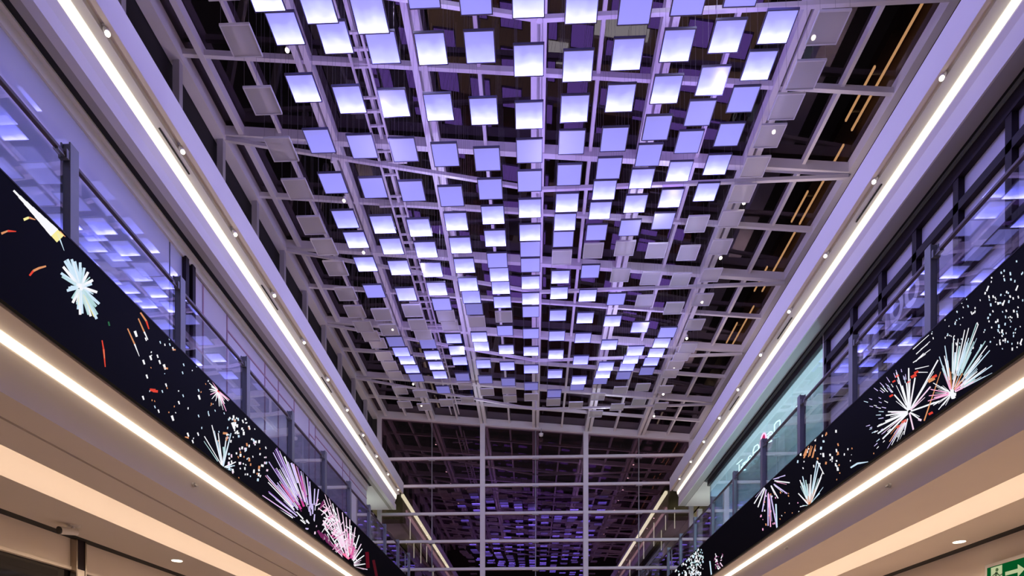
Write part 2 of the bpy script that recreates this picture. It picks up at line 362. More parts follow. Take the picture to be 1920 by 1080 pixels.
(13.697,4.552,13.659,4.539,13.564,4.916,13.586,4.925,11),
(13.668,4.403,13.63,4.389,13.515,4.662,13.537,4.671,7),
(12.932,4.41,12.902,4.394,12.334,4.648,12.351,4.658,0),
(12.943,4.296,12.913,4.279,12.352,4.462,12.368,4.472,7),
(12.526,3.963,12.504,3.943,11.205,3.897,11.216,3.908,5),
(12.682,4.033,12.655,4.012,11.481,4.036,11.494,4.048,0),
(12.594,4.17,12.563,4.149,11.317,4.31,11.332,4.322,5),
(12.672,4.154,12.641,4.133,11.459,4.281,11.474,4.292,0),
(12.942,4.228,12.907,4.207,11.957,4.438,11.975,4.45,0),
(12.711,4.325,12.677,4.305,11.526,4.628,11.543,4.64,7),
(12.824,4.487,12.786,4.467,11.732,4.964,11.751,4.976,7),
(12.876,4.53,12.837,4.51,11.828,5.055,11.848,5.067,7),
(12.946,4.524,12.907,4.504,11.96,5.049,11.98,5.061,0),
(13.06,4.505,13.02,4.485,12.179,5.019,12.201,5.032,0),
(13.166,4.489,13.125,4.469,12.385,4.994,12.407,5.007,0),
(13.317,4.523,13.274,4.504,12.685,5.08,12.709,5.09,5),
(13.385,4.556,13.341,4.537,12.822,5.09,12.847,5.09,5),
(13.537,4.483,13.491,4.465,13.135,5.015,13.161,5.027,0),
(13.667,4.507,13.62,4.49,13.411,5.081,13.438,5.09,0),
(13.683,4.465,13.636,4.448,13.445,4.99,13.473,5.002,0),
(12.87,4.333,12.834,4.313,11.82,4.652,11.839,4.664,0),
(12.945,4.343,12.907,4.322,11.96,4.675,11.98,4.687,0),
(12.802,4.704,12.706,4.654,12.297,4.912,12.388,4.963,11),
(12.969,4.779,12.867,4.729,12.515,5.022,12.611,5.072,11),
(12.845,4.825,12.795,4.8,12.702,4.887,12.732,4.902,11),
(12.926,4.564,12.877,4.538,12.791,4.6,12.82,4.615,11),
(12.762,4.299,12.66,4.237,12.032,4.403,12.087,4.439,6),
(13.158,4.276,13.044,4.214,12.625,4.374,12.688,4.411,6),
(13.33,4.385,13.205,4.325,12.882,4.556,12.954,4.592,6),
(12.976,4.324,12.866,4.262,12.348,4.448,12.409,4.484,6),
(13.457,4.632,13.323,4.575,13.073,4.965,13.151,5.001,6),
(12.657,4.331,12.606,4.301,12.349,4.377,12.378,4.395,6),
(13.155,4.217,13.099,4.186,12.946,4.238,12.979,4.257,10),
(13.099,4.252,13.043,4.221,12.878,4.281,12.91,4.3,6),
(12.949,4.312,12.894,4.281,12.697,4.354,12.729,4.373,6),
(13.267,4.686,13.202,4.657,13.074,4.821,13.112,4.838,6),
(13.246,4.085,13.189,4.047,12.818,4.09,12.861,4.12,0),
(13.384,4.02,13.335,3.982,13.045,3.985,13.083,4.015,0),
(13.614,4.087,13.545,4.05,13.392,4.096,13.446,4.126,0),
(13.546,3.955,13.534,3.921,13.349,3.882,13.359,3.909,11),
(12.916,4.044,12.868,4.007,12.316,4.024,12.352,4.052,11),
(12.664,3.932,12.629,3.896,11.951,3.88,11.977,3.88,0),
(13.721,4.298,13.638,4.268,13.55,4.453,13.615,4.478,11),
(13.931,4.604,13.845,4.577,13.894,4.973,13.963,4.997,11),
(14.082,4.647,13.995,4.623,14.146,5.056,14.217,5.078,11),
(13.931,4.246,13.845,4.224,13.893,4.381,13.962,4.4,11),
(13.841,4.368,13.756,4.34,13.745,4.575,13.813,4.598,11),
(13.333,4.041,13.306,4.022,13.163,4.035,13.179,4.046,0),
(13.487,4.066,13.456,4.047,13.356,4.067,13.375,4.078,0),
(13.509,4.074,13.477,4.055,13.384,4.078,13.403,4.089,11),
(13.485,3.917,13.483,3.901,13.381,3.88,13.382,3.885,11),
(12.77,3.965,12.75,3.947,12.457,3.937,12.469,3.948,11),
(13.594,4.344,13.554,4.328,13.486,4.431,13.51,4.441,11),
(13.97,4.494,13.927,4.482,13.973,4.635,13.999,4.643,0),
(13.974,4.519,13.93,4.507,13.977,4.668,14.004,4.676,11),
(13.923,4.221,13.88,4.21,13.911,4.278,13.937,4.284,0),
(13.851,4.431,13.808,4.417,13.817,4.549,13.843,4.558,11),
(15.524,4.34,15.57,4.336,15.198,4.133,15.168,4.137,13),
(15.061,4.291,15.126,4.339,15.667,4.352,15.618,4.317,0),
(15.011,4.957,15.064,4.961,14.658,4.649,14.622,4.647,13),
(16.987,4.525,17.078,4.561,17.284,4.467,17.219,4.442,0),
(15.473,4.74,15.538,4.779,15.798,4.759,15.75,4.731,0),
(14.874,4.424,14.954,4.47,15.202,4.436,15.144,4.403,13),
(15.791,4.562,15.865,4.55,15.482,4.362,15.433,4.37,0),
(16.007,4.26,16.07,4.246,15.634,4.05,15.593,4.06,13),
(14.973,4.593,15.058,4.596,14.793,4.415,14.736,4.414,0),
(16.734,4.77,16.809,4.773,16.295,4.441,16.246,4.44,0),
(15.56,4.31,15.656,4.313,15.35,4.105,15.286,4.103,0),
(14.594,4.239,14.646,4.268,14.996,4.204,14.958,4.184,0),
(16.619,4.317,16.678,4.362,17.259,4.399,17.215,4.367,6),
(15.303,4.456,15.414,4.476,15.227,4.242,15.151,4.229,5),
(15.91,4.108,15.948,4.092,15.394,3.88,15.369,3.885,13),
(14.794,4.812,14.84,4.798,14.467,4.614,14.436,4.624,5),
(15.057,4.267,15.116,4.31,15.457,4.316,15.414,4.285,13),
(16.447,4.457,16.546,4.455,15.927,4.099,15.863,4.102,13),
(14.771,4.16,14.835,4.186,15.037,4.044,14.99,4.026,0),
(14.516,4.48,14.553,4.52,15.074,4.595,15.046,4.566,0),
(15.236,4.568,15.289,4.597,15.646,4.533,15.607,4.513,0),
(15.372,4.511,15.41,4.503,15.038,4.317,15.013,4.322,0),
(15.184,4.556,15.236,4.557,14.801,4.266,14.767,4.266,0),
(16.257,4.319,16.334,4.372,16.928,4.389,16.87,4.35,13),
(14.759,4.554,14.846,4.562,14.514,4.293,14.456,4.289,0),
(14.658,4.324,14.704,4.327,14.415,4.095,14.383,4.093,0),
(14.995,4.365,15.046,4.401,15.409,4.403,15.372,4.378,13),
(16.553,4.42,16.6,4.464,17.202,4.537,17.167,4.505,13),
(16.508,4.272,16.567,4.306,17.164,4.285,17.119,4.26,5),
(14.145,4.821,14.197,4.83,14.008,4.625,13.973,4.619,5),
(16.979,4.161,17.079,4.2,17.316,4.111,17.245,4.083,13),
(16.432,4.514,16.517,4.515,15.975,4.18,15.919,4.181,5),
(14.681,4.507,14.748,4.512,14.448,4.28,14.404,4.278,13),
(14.277,4.769,14.31,4.758,13.97,4.586,13.948,4.594,0),
(14.832,4.606,14.885,4.651,15.395,4.695,15.356,4.662,0),
(15.612,4.597,15.678,4.599,15.222,4.288,15.178,4.287,0),
(15.993,4.525,16.04,4.514,15.449,4.238,15.418,4.246,6),
(14.867,4.728,14.937,4.773,15.431,4.755,15.379,4.722,13),
(15.037,4.517,15.082,4.519,14.644,4.211,14.614,4.211,5),
(15.569,4.157,15.634,4.159,15.215,3.88,15.172,3.88,5),
(15.489,4.442,15.546,4.438,15.18,4.23,15.141,4.234,5),
(15.768,4.822,15.818,4.816,15.32,4.548,15.287,4.553,5),
(14.609,4.379,14.667,4.411,15.042,4.343,14.999,4.32,5),
(16.737,4.703,16.785,4.739,17.199,4.771,17.164,4.745,13),
(14.995,4.677,15.057,4.675,14.649,4.42,14.609,4.422,6),
(15.185,4.781,15.264,4.786,14.821,4.46,14.769,4.457,5),
(14.709,4.519,14.796,4.568,15.2,4.5,15.136,4.465,13),
(15.469,4.331,15.514,4.365,15.939,4.384,15.905,4.36,0),
(16.128,4.633,16.223,4.631,15.629,4.284,15.567,4.286,13),
(15.705,4.23,15.761,4.256,16.024,4.194,15.983,4.175,5),
(15.456,4.077,15.502,4.102,15.948,4.047,15.914,4.029,0),
(15.162,4.895,15.244,4.939,15.526,4.876,15.466,4.845,0),
(14.982,4.613,15.035,4.649,15.553,4.655,15.513,4.629,0),
(14.658,4.578,14.729,4.616,14.885,4.572,14.834,4.546,13),
(15.984,4.829,16.052,4.836,15.857,4.689,15.81,4.684,13),
(14.473,4.739,14.515,4.776,15.012,4.82,14.98,4.793,13),
(14.14,4.592,14.192,4.631,14.612,4.64,14.573,4.612,0),
(14.449,4.399,14.539,4.439,14.743,4.314,14.678,4.286,13),
(14.958,4.18,14.996,4.214,15.559,4.264,15.531,4.239,6),
(15.476,4.476,15.534,4.509,16.014,4.46,15.971,4.436,0),
(14.585,4.85,14.624,4.846,14.148,4.559,14.123,4.562,5),
(16.042,4.203,16.104,4.199,15.495,3.88,15.454,3.88,0),
(15.105,4.606,15.168,4.609,14.826,4.355,14.784,4.353,0),
(14.472,4.618,14.531,4.655,14.884,4.624,14.841,4.598,0),
(14.529,4.397,14.587,4.433,14.876,4.411,14.835,4.385,0),
(14.764,4.782,14.82,4.781,14.394,4.507,14.356,4.509,13),
(15.355,4.423,15.415,4.449,15.63,4.345,15.586,4.327,13),
(16.235,4.783,16.29,4.823,16.823,4.854,16.782,4.825,0),
(16.132,4.658,16.221,4.712,16.485,4.7,16.421,4.662,5),
(15.604,4.157,15.689,4.158,15.467,4.017,15.409,4.017,13),
(14.641,3.957,14.771,4.039,15.087,4.023,14.951,3.939,10),
(15.963,3.952,16.085,4.024,16.459,4.008,16.331,3.935,14),
(14.215,4.016,14.395,4.107,14.694,4.03,14.508,3.937,10),
(14.609,4.011,14.783,4.099,15.099,4.025,14.918,3.936,10),
(14.899,3.936,15.012,4.016,15.338,4.02,15.22,3.938,10),
(14.069,4.038,14.202,4.104,14.493,4.018,14.356,3.951,10),
(15.569,3.979,15.689,4.044,16.045,4.007,15.92,3.941,6),
(15.212,4.003,15.409,4.099,15.753,4.025,15.546,3.928,6),
(14.686,4.069,14.841,4.139,15.159,4.015,14.998,3.946,10),
(16.108,3.992,16.264,4.068,16.646,4.009,16.483,3.932,14),
(15.495,4.035,15.674,4.115,16.029,4.015,15.842,3.934,10),
(15.176,3.949,15.279,4.016,15.617,4.012,15.509,3.942,10),
(14.447,4.057,14.649,4.149,14.96,4.028,14.749,3.936,10),
(15.458,3.927,15.604,4.024,15.956,4.025,15.804,3.925,6),
(16.002,4.237,15.891,4.197,14.595,5.09,14.65,5.09,13),
(16.11,4.245,15.996,4.205,14.896,5.09,14.955,5.09,13),
(15.971,4.174,15.863,4.133,14.513,4.921,14.567,4.947,13),
(16.197,4.199,16.082,4.16,15.148,5.039,15.209,5.064,0),
(16.311,4.194,16.193,4.156,15.483,5.043,15.548,5.069,13),
(16.459,4.191,16.337,4.155,15.933,5.062,16.002,5.086,13),
(16.561,4.177,16.436,4.144,16.254,5.039,16.327,5.063,13),
(16.664,4.184,16.538,4.153,16.591,5.086,16.666,5.09,13),
(16.708,4.139,16.582,4.11,16.738,4.945,16.816,4.966,0),
(16.814,4.149,16.687,4.124,17.099,5.005,17.179,5.024,13),
(16.922,4.107,16.798,4.089,17.488,4.893,17.569,4.908,0),
(16.977,4.041,16.861,4.032,17.703,4.693,17.78,4.701,13),
(16.999,4.002,16.892,4,17.804,4.575,17.875,4.579,0),
(17.042,3.952,16.963,3.965,18.025,4.436,18.078,4.429,0),
(17.046,3.88,17.025,3.911,18.167,4.216,18.182,4.195,0),
(17.084,3.88,17.107,3.881,18.415,4.098,18.399,4.069,13),
(15.966,4.145,15.911,4.124,15.01,4.638,15.039,4.651,13),
(16.171,4.135,16.114,4.115,15.48,4.63,15.512,4.642,13),
(15.858,4.227,15.804,4.207,14.769,4.827,14.797,4.84,13),
(16.195,4.226,16.137,4.207,15.535,4.857,15.567,4.869,13),
(16.144,4.181,16.086,4.161,15.415,4.74,15.447,4.753,13),
(16.431,4.17,16.369,4.153,16.098,4.743,16.133,4.755,13),
(16.523,4.115,16.461,4.098,16.327,4.612,16.363,4.623,0),
(16.585,4.07,16.523,4.054,16.482,4.504,16.519,4.514,0),
(16.746,4.179,16.682,4.165,16.892,4.8,16.931,4.809,13),
(16.821,4.195,16.757,4.182,17.088,4.85,17.128,4.859,0),
(16.816,4.066,16.754,4.056,17.079,4.519,17.118,4.527,13),
(16.877,4.018,16.817,4.011,17.243,4.403,17.281,4.408,13),
(16.861,4.008,16.801,4.001,17.202,4.377,17.239,4.382,13),
(17.039,3.936,17.008,3.946,17.733,4.224,17.753,4.218,13),
(16.992,3.894,16.971,3.908,17.62,4.118,17.634,4.11,13),
(17.115,3.88,17.129,3.88,18.023,4.009,18.014,3.995,13),
(15.967,3.969,15.884,3.932,14.54,4.304,14.589,4.329,0),
(15.983,3.903,15.906,3.88,14.595,4.104,14.64,4.129,13),
(16.036,3.88,15.962,3.88,14.749,3.996,14.793,4.021,5),
(16.229,3.98,16.137,3.945,15.28,4.36,15.337,4.385,0),
(16.429,4.011,16.329,3.98,15.876,4.485,15.942,4.508,13),
(16.564,3.98,16.461,3.952,16.3,4.402,16.371,4.424,0),
(16.004,3.98,15.961,3.962,15.367,4.163,15.391,4.174,0),
(15.989,3.936,15.948,3.918,15.34,4.075,15.363,4.086,13),
(16.171,3.966,16.126,3.948,15.688,4.14,15.713,4.151,5),
(16.328,4.01,16.279,3.994,15.994,4.236,16.022,4.246,5),
(16.422,4.002,16.372,3.986,16.182,4.222,16.211,4.231,5),
(16.688,4.166,16.376,4.084,16.337,4.617,16.553,4.681,6),
(16.923,4.059,16.611,4.007,16.926,4.414,17.152,4.456,6),
(16.847,4.138,16.53,4.07,16.723,4.581,16.949,4.635,6),
(16.62,4.158,16.464,4.118,16.474,4.29,16.568,4.315,14),
(16.89,4.143,16.732,4.115,16.865,4.285,16.961,4.302,6),
(16.874,4.167,16.716,4.137,16.841,4.317,16.937,4.336,14),
(18.172,4.562,18.557,4.664,18.679,4.196,18.29,4.102,9),
(18.947,4.496,19.264,4.588,19.665,4.157,19.334,4.071,15),
(14.344,4.629,14.223,4.608,14.441,4.871,14.566,4.895,10),
(16.129,4.413,16.218,4.442,16.242,4.407,16.153,4.378,0),
(16.516,4.161,16.604,4.184,16.609,4.15,16.522,4.127,13),
(14.025,4.162,14.08,4.175,14.061,4.129,14.006,4.116,13),
(16.312,4.135,16.437,4.163,16.419,4.09,16.295,4.062,13),
(16.598,4.915,16.693,4.946,16.705,4.912,16.611,4.882,0),
(16.08,4.746,16.157,4.773,16.189,4.733,16.112,4.706,13),
(14.56,4.01,14.64,4.028,14.626,3.986,14.546,3.969,0),
(16.314,4.017,16.425,4.043,16.421,3.98,16.31,3.954,13),
(16.035,4.521,16.15,4.544,16.113,4.487,15.998,4.464,13),
(15.859,4.18,15.964,4.211,15.981,4.165,15.876,4.134,13),
(16.38,3.993,16.516,4.02,16.492,3.96,16.357,3.933,13),
(14.812,4.032,14.911,4.062,14.93,3.994,14.83,3.965,0),
(14.519,4.028,14.609,4.062,14.659,4.02,14.57,3.986,13),
(13.901,3.977,13.996,4.003,13.988,3.939,13.892,3.914,13),
(16.728,4.577,16.85,4.621,16.909,4.576,16.786,4.532,0),
(16.211,4.478,16.29,4.502,16.307,4.455,16.228,4.432,0),
(15.509,4.36,15.572,4.379,15.577,4.356,15.514,4.337,13)]
SCREEN_RIGHT=[
(7.99,4.154,8.015,4.162,8.167,4.561,8.152,4.556,1),
(7.953,4.182,7.978,4.193,8.059,4.642,8.043,4.634,1),
(7.896,4.192,7.921,4.206,7.895,4.667,7.879,4.658,0),
(7.867,4.164,7.892,4.18,7.813,4.587,7.798,4.577,0),
(7.826,4.18,7.85,4.197,7.697,4.627,7.683,4.616,0),
(7.801,4.175,7.825,4.192,7.627,4.608,7.614,4.597,0),
(7.752,4.168,7.775,4.186,7.495,4.583,7.482,4.571,2),
(7.742,4.158,7.764,4.177,7.467,4.555,7.454,4.544,0),
(7.801,4.131,7.825,4.149,7.627,4.486,7.614,4.475,1),
(7.769,4.096,7.792,4.115,7.54,4.389,7.527,4.377,2),
(7.699,4.059,7.72,4.079,7.352,4.283,7.341,4.271,2),
(7.688,4.033,7.707,4.054,7.322,4.211,7.311,4.199,0),
(7.673,4.004,7.691,4.025,7.282,4.133,7.272,4.121,1),
(7.734,3.999,7.753,4.02,7.44,4.123,7.429,4.111,0),
(7.72,4.008,7.74,4.029,7.405,4.146,7.395,4.134,1),
(7.662,3.931,7.675,3.953,7.245,3.937,7.238,3.925,1),
(7.697,3.94,7.712,3.962,7.338,3.961,7.33,3.949,0),
(7.703,3.906,7.714,3.927,7.348,3.867,7.342,3.855,1),
(7.752,3.953,7.768,3.974,7.483,3.996,7.474,3.984,0),
(7.765,3.926,7.778,3.948,7.514,3.923,7.507,3.911,2),
(7.956,4.139,7.981,4.149,8.068,4.516,8.052,4.509,0),
(7.972,4.093,7.996,4.099,8.113,4.379,8.098,4.375,2),
(7.983,4.141,7.995,4.145,8.083,4.399,8.075,4.397,0),
(7.964,4.168,7.976,4.174,8.039,4.462,8.031,4.459,1),
(7.91,4.227,7.923,4.234,7.915,4.594,7.907,4.589,2),
(7.899,4.116,7.912,4.123,7.89,4.339,7.883,4.335,2),
(7.807,4.138,7.819,4.147,7.684,4.386,7.677,4.38,1),
(7.817,4.155,7.829,4.164,7.705,4.426,7.698,4.42,1),
(7.761,4.122,7.772,4.131,7.581,4.348,7.575,4.342,1),
(7.719,4.146,7.73,4.156,7.49,4.399,7.483,4.393,1),
(7.785,4.156,7.796,4.165,7.633,4.425,7.627,4.419,1),
(7.763,4.141,7.774,4.151,7.586,4.391,7.579,4.385,2),
(7.686,4.085,7.696,4.095,7.418,4.262,7.412,4.257,1),
(7.73,4.021,7.74,4.031,7.512,4.123,7.507,4.117,1),
(7.717,3.982,7.726,3.992,7.483,4.037,7.479,4.031,1),
(7.713,3.973,7.722,3.983,7.475,4.017,7.47,4.01,1),
(7.736,4.021,7.746,4.032,7.526,4.124,7.521,4.118,1),
(7.604,3.894,7.609,3.905,7.241,3.845,7.238,3.84,1),
(7.74,3.967,7.748,3.978,7.532,4.004,7.527,3.998,1),
(7.687,3.918,7.693,3.928,7.416,3.895,7.413,3.889,0),
(7.787,3.998,7.797,4.009,7.636,4.075,7.63,4.068,1),
(7.767,3.939,7.774,3.95,7.589,3.942,7.585,3.936,0),
(7.946,4.148,7.959,4.154,7.997,4.415,7.99,4.411,0),
(7.978,4.112,7.99,4.116,8.072,4.331,8.064,4.328,2),
(7.832,4.203,7.867,4.226,7.792,4.484,7.768,4.467,2),
(7.766,4.19,7.799,4.215,7.66,4.456,7.638,4.438,1),
(7.732,4.107,7.763,4.134,7.592,4.294,7.571,4.275,2),
(7.803,4.11,7.836,4.135,7.732,4.301,7.71,4.284,1),
(7.872,4.185,7.907,4.206,7.871,4.448,7.847,4.433,1),
(7.835,4.264,7.852,4.275,7.82,4.391,7.81,4.384,2),
(7.723,4.229,7.739,4.242,7.667,4.343,7.658,4.335,1),
(7.688,4.189,7.703,4.202,7.619,4.288,7.61,4.28,2),
(7.803,4.158,7.819,4.17,7.776,4.247,7.766,4.239,2),
(7.892,4.199,7.909,4.21,7.899,4.303,7.888,4.297,1),
(7.889,3.996,7.913,4.012,7.83,4.227,7.816,4.217,0),
(7.87,3.971,7.892,3.99,7.735,4.109,7.722,4.097,3),
(7.852,3.96,7.871,3.98,7.641,4.059,7.63,4.047,3),
(7.918,4.014,7.943,4.025,7.977,4.307,7.962,4.3,3),
(7.898,3.988,7.923,4.003,7.879,4.186,7.864,4.176,0),
(7.859,3.946,7.876,3.967,7.668,3.995,7.658,3.983,5),
(7.938,4.013,7.962,4.019,8.078,4.292,8.064,4.288,5),
(7.922,3.996,7.946,4.005,7.997,4.214,7.983,4.208,5),
(7.856,3.93,7.868,3.951,7.639,3.914,7.633,3.902,0),
(7.835,3.927,7.846,3.948,7.54,3.901,7.533,3.889,5),
(7.881,4.015,7.893,4.023,7.831,4.146,7.824,4.141,3),
(7.866,4.005,7.877,4.014,7.789,4.119,7.782,4.114,0),
(7.855,3.972,7.865,3.982,7.756,4.029,7.75,4.023,0),
(7.921,4.049,7.933,4.055,7.943,4.241,7.935,4.237,3),
(7.901,4.006,7.914,4.014,7.888,4.122,7.881,4.118,5),
(7.863,3.976,7.874,3.986,7.781,4.042,7.774,4.036,5),
(7.945,4.04,7.957,4.044,8.009,4.213,8.002,4.21,3),
(7.939,4.021,7.951,4.025,7.994,4.16,7.987,4.158,5),
(7.846,3.93,7.851,3.94,7.725,3.915,7.722,3.909,5),
(7.811,3.947,7.818,3.957,7.634,3.96,7.63,3.954,5),
(7.95,3.984,7.96,3.976,8.285,4.273,8.277,4.278,0),
(7.958,3.98,7.962,3.968,8.337,4.214,8.334,4.223,5),
(7.964,3.975,7.962,3.96,8.368,4.143,8.369,4.154,5),
(7.968,3.97,7.962,3.953,8.388,4.081,8.393,4.094,5),
(7.961,3.96,7.949,3.942,8.277,3.969,8.286,3.983,0),
(7.955,3.969,7.951,3.952,8.258,4.066,8.261,4.078,5),
(7.934,3.971,7.946,3.964,8.127,4.141,8.118,4.145,0),
(7.946,3.951,7.929,3.933,8.085,3.876,8.098,3.889,0),
(7.953,3.95,7.937,3.932,8.169,3.861,8.181,3.874,0),
(8.019,4.035,8.024,4.03,8.24,4.211,8.238,4.214,0),
(8.003,4.012,8.006,4.007,8.184,4.139,8.182,4.142,0),
(8.023,4.008,8.024,4,8.244,4.121,8.244,4.125,0),
(8.032,3.991,8.03,3.982,8.269,4.066,8.27,4.071,0),
(8.006,3.952,7.999,3.943,8.175,3.943,8.179,3.949,0),
(8.02,3.985,8.017,3.977,8.227,4.048,8.229,4.054,5),
(7.972,4.012,7.979,4.01,8.094,4.141,8.09,4.142,0),
(7.964,3.923,7.954,3.915,8.037,3.854,8.043,3.859,0),
(7.99,3.935,7.982,3.926,8.122,3.891,8.127,3.896,0),
(7.872,3.938,7.871,3.898,7.979,3.951,7.981,3.991,0),
(7.954,3.943,7.946,3.979,7.839,3.914,7.846,3.879,0),
(7.876,3.875,7.932,3.898,7.951,4.016,7.895,3.991,0),
(7.879,3.875,7.936,3.901,7.945,4.014,7.888,3.987,0),
(7.957,3.994,7.905,3.982,7.85,3.861,7.901,3.872,0),
(7.946,3.999,7.89,3.975,7.87,3.859,7.926,3.882,0),
(7.875,3.875,7.931,3.898,7.952,4.016,7.895,3.992,0),
(7.882,3.875,7.939,3.903,7.94,4.013,7.883,3.984,0),
(8.798,4.176,8.833,4.186,9.116,4.871,9.086,4.861,0),
(8.78,4.167,8.817,4.185,8.825,4.776,8.795,4.76,0),
(8.772,4.153,8.808,4.174,8.68,4.563,8.651,4.544,0),
(8.742,4.15,8.774,4.177,8.196,4.539,8.174,4.518,0),
(8.755,4.132,8.783,4.16,8.346,4.265,8.325,4.243,13),
(8.804,4.164,8.832,4.162,9.166,4.563,9.142,4.563,0),
(8.827,4.164,8.827,4.141,9.316,4.378,9.316,4.397,0),
(8.833,4.164,8.827,4.138,9.368,4.346,9.373,4.368,0),
(8.85,4.161,8.834,4.133,9.591,4.279,9.606,4.304,0),
(8.852,4.155,8.831,4.126,9.574,4.164,9.594,4.189,0),
(8.848,4.147,8.821,4.118,9.443,4.025,9.467,4.05,0),
(8.75,4.114,8.762,4.141,8.158,3.98,8.15,3.959,0),
(8.792,4.119,8.771,4.128,8.529,3.899,8.545,3.892,0),
(8.81,4.125,8.774,4.113,8.687,3.84,8.715,3.84,13),
(8.789,4.16,8.825,4.171,8.974,4.601,8.945,4.59,0),
(8.838,4.16,8.824,4.132,9.378,4.263,9.391,4.287,0),
(8.783,4.157,8.82,4.173,8.874,4.588,8.844,4.574,0),
(8.862,4.264,8.879,4.267,9.111,4.676,9.1,4.674,0),
(8.782,4.245,8.801,4.254,8.778,4.596,8.767,4.59,0),
(8.765,4.218,8.783,4.228,8.707,4.486,8.696,4.479,13),
(8.655,4.205,8.671,4.218,8.275,4.428,8.267,4.42,0),
(8.704,4.139,8.716,4.153,8.454,4.173,8.447,4.164,13),
(8.867,4.213,8.878,4.21,9.116,4.446,9.109,4.448,0),
(8.891,4.189,8.891,4.177,9.192,4.325,9.192,4.332,0),
(8.901,4.19,8.9,4.178,9.233,4.329,9.234,4.336,13),
(8.942,4.174,8.934,4.159,9.403,4.255,9.408,4.265,0),
(8.915,4.144,8.904,4.13,9.271,4.127,9.279,4.136,0),
(8.954,4.142,8.942,4.128,9.444,4.119,9.452,4.128,13),
(8.656,4.098,8.663,4.112,8.259,4.011,8.255,4.003,0),
(8.743,4.09,8.736,4.097,8.562,3.961,8.567,3.957,0),
(8.786,4.068,8.768,4.062,8.708,3.84,8.719,3.842,13),
(8.824,4.226,8.842,4.232,8.951,4.517,8.94,4.513,0),
(8.906,4.178,8.901,4.164,9.249,4.273,9.252,4.282,0),
(8.797,4.207,8.816,4.215,8.839,4.438,8.828,4.433,0),
(8.961,4.123,8.941,4.102,9.322,4.04,9.337,4.055,0),
(8.932,4.061,8.908,4.042,9.212,3.84,9.23,3.846,0),
(8.896,4.031,8.87,4.014,9.079,3.84,9.097,3.84,0),
(8.962,4.059,8.939,4.04,9.32,3.84,9.338,3.84,11),
(8.848,4.066,8.822,4.05,8.912,3.861,8.931,3.872,0),
(8.947,4.085,8.924,4.065,9.266,3.912,9.283,3.926,3),
(8.891,4.076,8.867,4.058,9.066,3.889,9.084,3.902,0),
(9.061,4.075,9.051,4.064,9.244,4.015,9.251,4.021,3),
(9.043,4.002,9.031,3.992,9.21,3.89,9.218,3.896,0),
(8.935,3.924,8.922,3.916,9.02,3.84,9.028,3.84,0),
(9.066,4.02,9.055,4.01,9.252,3.92,9.259,3.926,11),
(8.872,4.024,8.86,4.016,8.911,3.932,8.919,3.937,11),
(9.014,4.056,9.003,4.046,9.159,3.984,9.167,3.99,11),
(8.933,4.049,8.921,4.04,9.016,3.973,9.024,3.979,3),
(8.455,3.847,8.482,3.865,8.313,4.101,8.293,4.086,3),
(8.292,4.086,8.314,4.102,8.138,4.349,8.128,4.34,3),
(8.74,4.579,8.77,4.629,8.652,4.606,8.623,4.556,4),
(8.672,4.603,8.695,4.642,8.604,4.623,8.581,4.585,4),
(8.368,4.321,8.402,4.379,8.27,4.356,8.237,4.299,3),
(8.291,4.335,8.315,4.377,8.22,4.36,8.197,4.318,4),
(9.117,4.793,9.138,4.829,9.052,4.81,9.031,4.775,4),
(9.191,4.758,9.21,4.788,9.136,4.773,9.118,4.743,4),
(9.263,4.576,9.286,4.612,9.197,4.595,9.175,4.56,4),
(8.958,4.042,8.986,4.086,8.875,4.072,8.848,4.028,4),
(9.09,4.033,9.112,4.067,9.026,4.056,9.005,4.023,4),
(8.363,3.88,8.385,3.916,8.3,3.906,8.279,3.87,4),
(8.832,4.561,8.849,4.589,8.782,4.576,8.765,4.548,4),
(8.603,3.926,8.587,3.949,8.518,3.901,8.534,3.879,13),
(9.362,4.472,9.367,4.461,9.477,4.532,9.475,4.539,11),
(9.406,3.996,9.39,3.981,9.441,3.974,9.45,3.984,0),
(9.07,4.822,9.09,4.829,9.12,4.91,9.108,4.905,11),
(9.475,4.607,9.483,4.599,9.558,4.655,9.554,4.66,11),
(9.572,4.584,9.576,4.573,9.64,4.614,9.638,4.62,11),
(9.386,4.128,9.373,4.112,9.478,4.117,9.486,4.127,11),
(9.608,4.625,9.613,4.615,9.695,4.668,9.692,4.674,0),
(9.18,4.614,9.196,4.614,9.282,4.725,9.272,4.725,0),
(9.499,4.535,9.503,4.524,9.576,4.57,9.574,4.576,0),
(9.803,4.416,9.796,4.4,9.915,4.437,9.92,4.447,11),
(9.5,4.434,9.498,4.42,9.634,4.483,9.635,4.491,1),
(9.749,4.337,9.74,4.321,9.818,4.342,9.824,4.352,1),
(9.568,3.975,9.551,3.959,9.61,3.952,9.621,3.961,0),
(9.736,4.788,9.745,4.779,9.827,4.84,9.822,4.845,11),
(9.23,4.653,9.247,4.653,9.332,4.759,9.322,4.759,11),
(9.207,4.625,9.223,4.625,9.301,4.722,9.291,4.722,11),
(9.482,4.374,9.479,4.36,9.566,4.394,9.568,4.403,1),
(9.363,4.753,9.378,4.752,9.457,4.843,9.447,4.843,1),
(9.541,4.081,9.527,4.064,9.617,4.063,9.626,4.073,1),
(8.878,4.592,8.898,4.6,8.916,4.701,8.904,4.696,1),
(9.46,4.176,9.448,4.16,9.529,4.17,9.536,4.18,1),
(8.962,4.794,8.982,4.802,8.991,4.852,8.979,4.846,11),
(9.586,4.229,9.575,4.213,9.681,4.231,9.687,4.241,0),
(8.862,4.631,8.881,4.641,8.891,4.723,8.879,4.718,11),
(9.309,4.688,9.325,4.687,9.42,4.793,9.41,4.794,0),
(9.854,4.803,9.86,4.793,9.982,4.875,9.978,4.881,1),
(9.405,4.813,9.421,4.812,9.529,4.937,9.519,4.937,11),
(9.261,4.728,9.278,4.729,9.326,4.795,9.316,4.794,1),
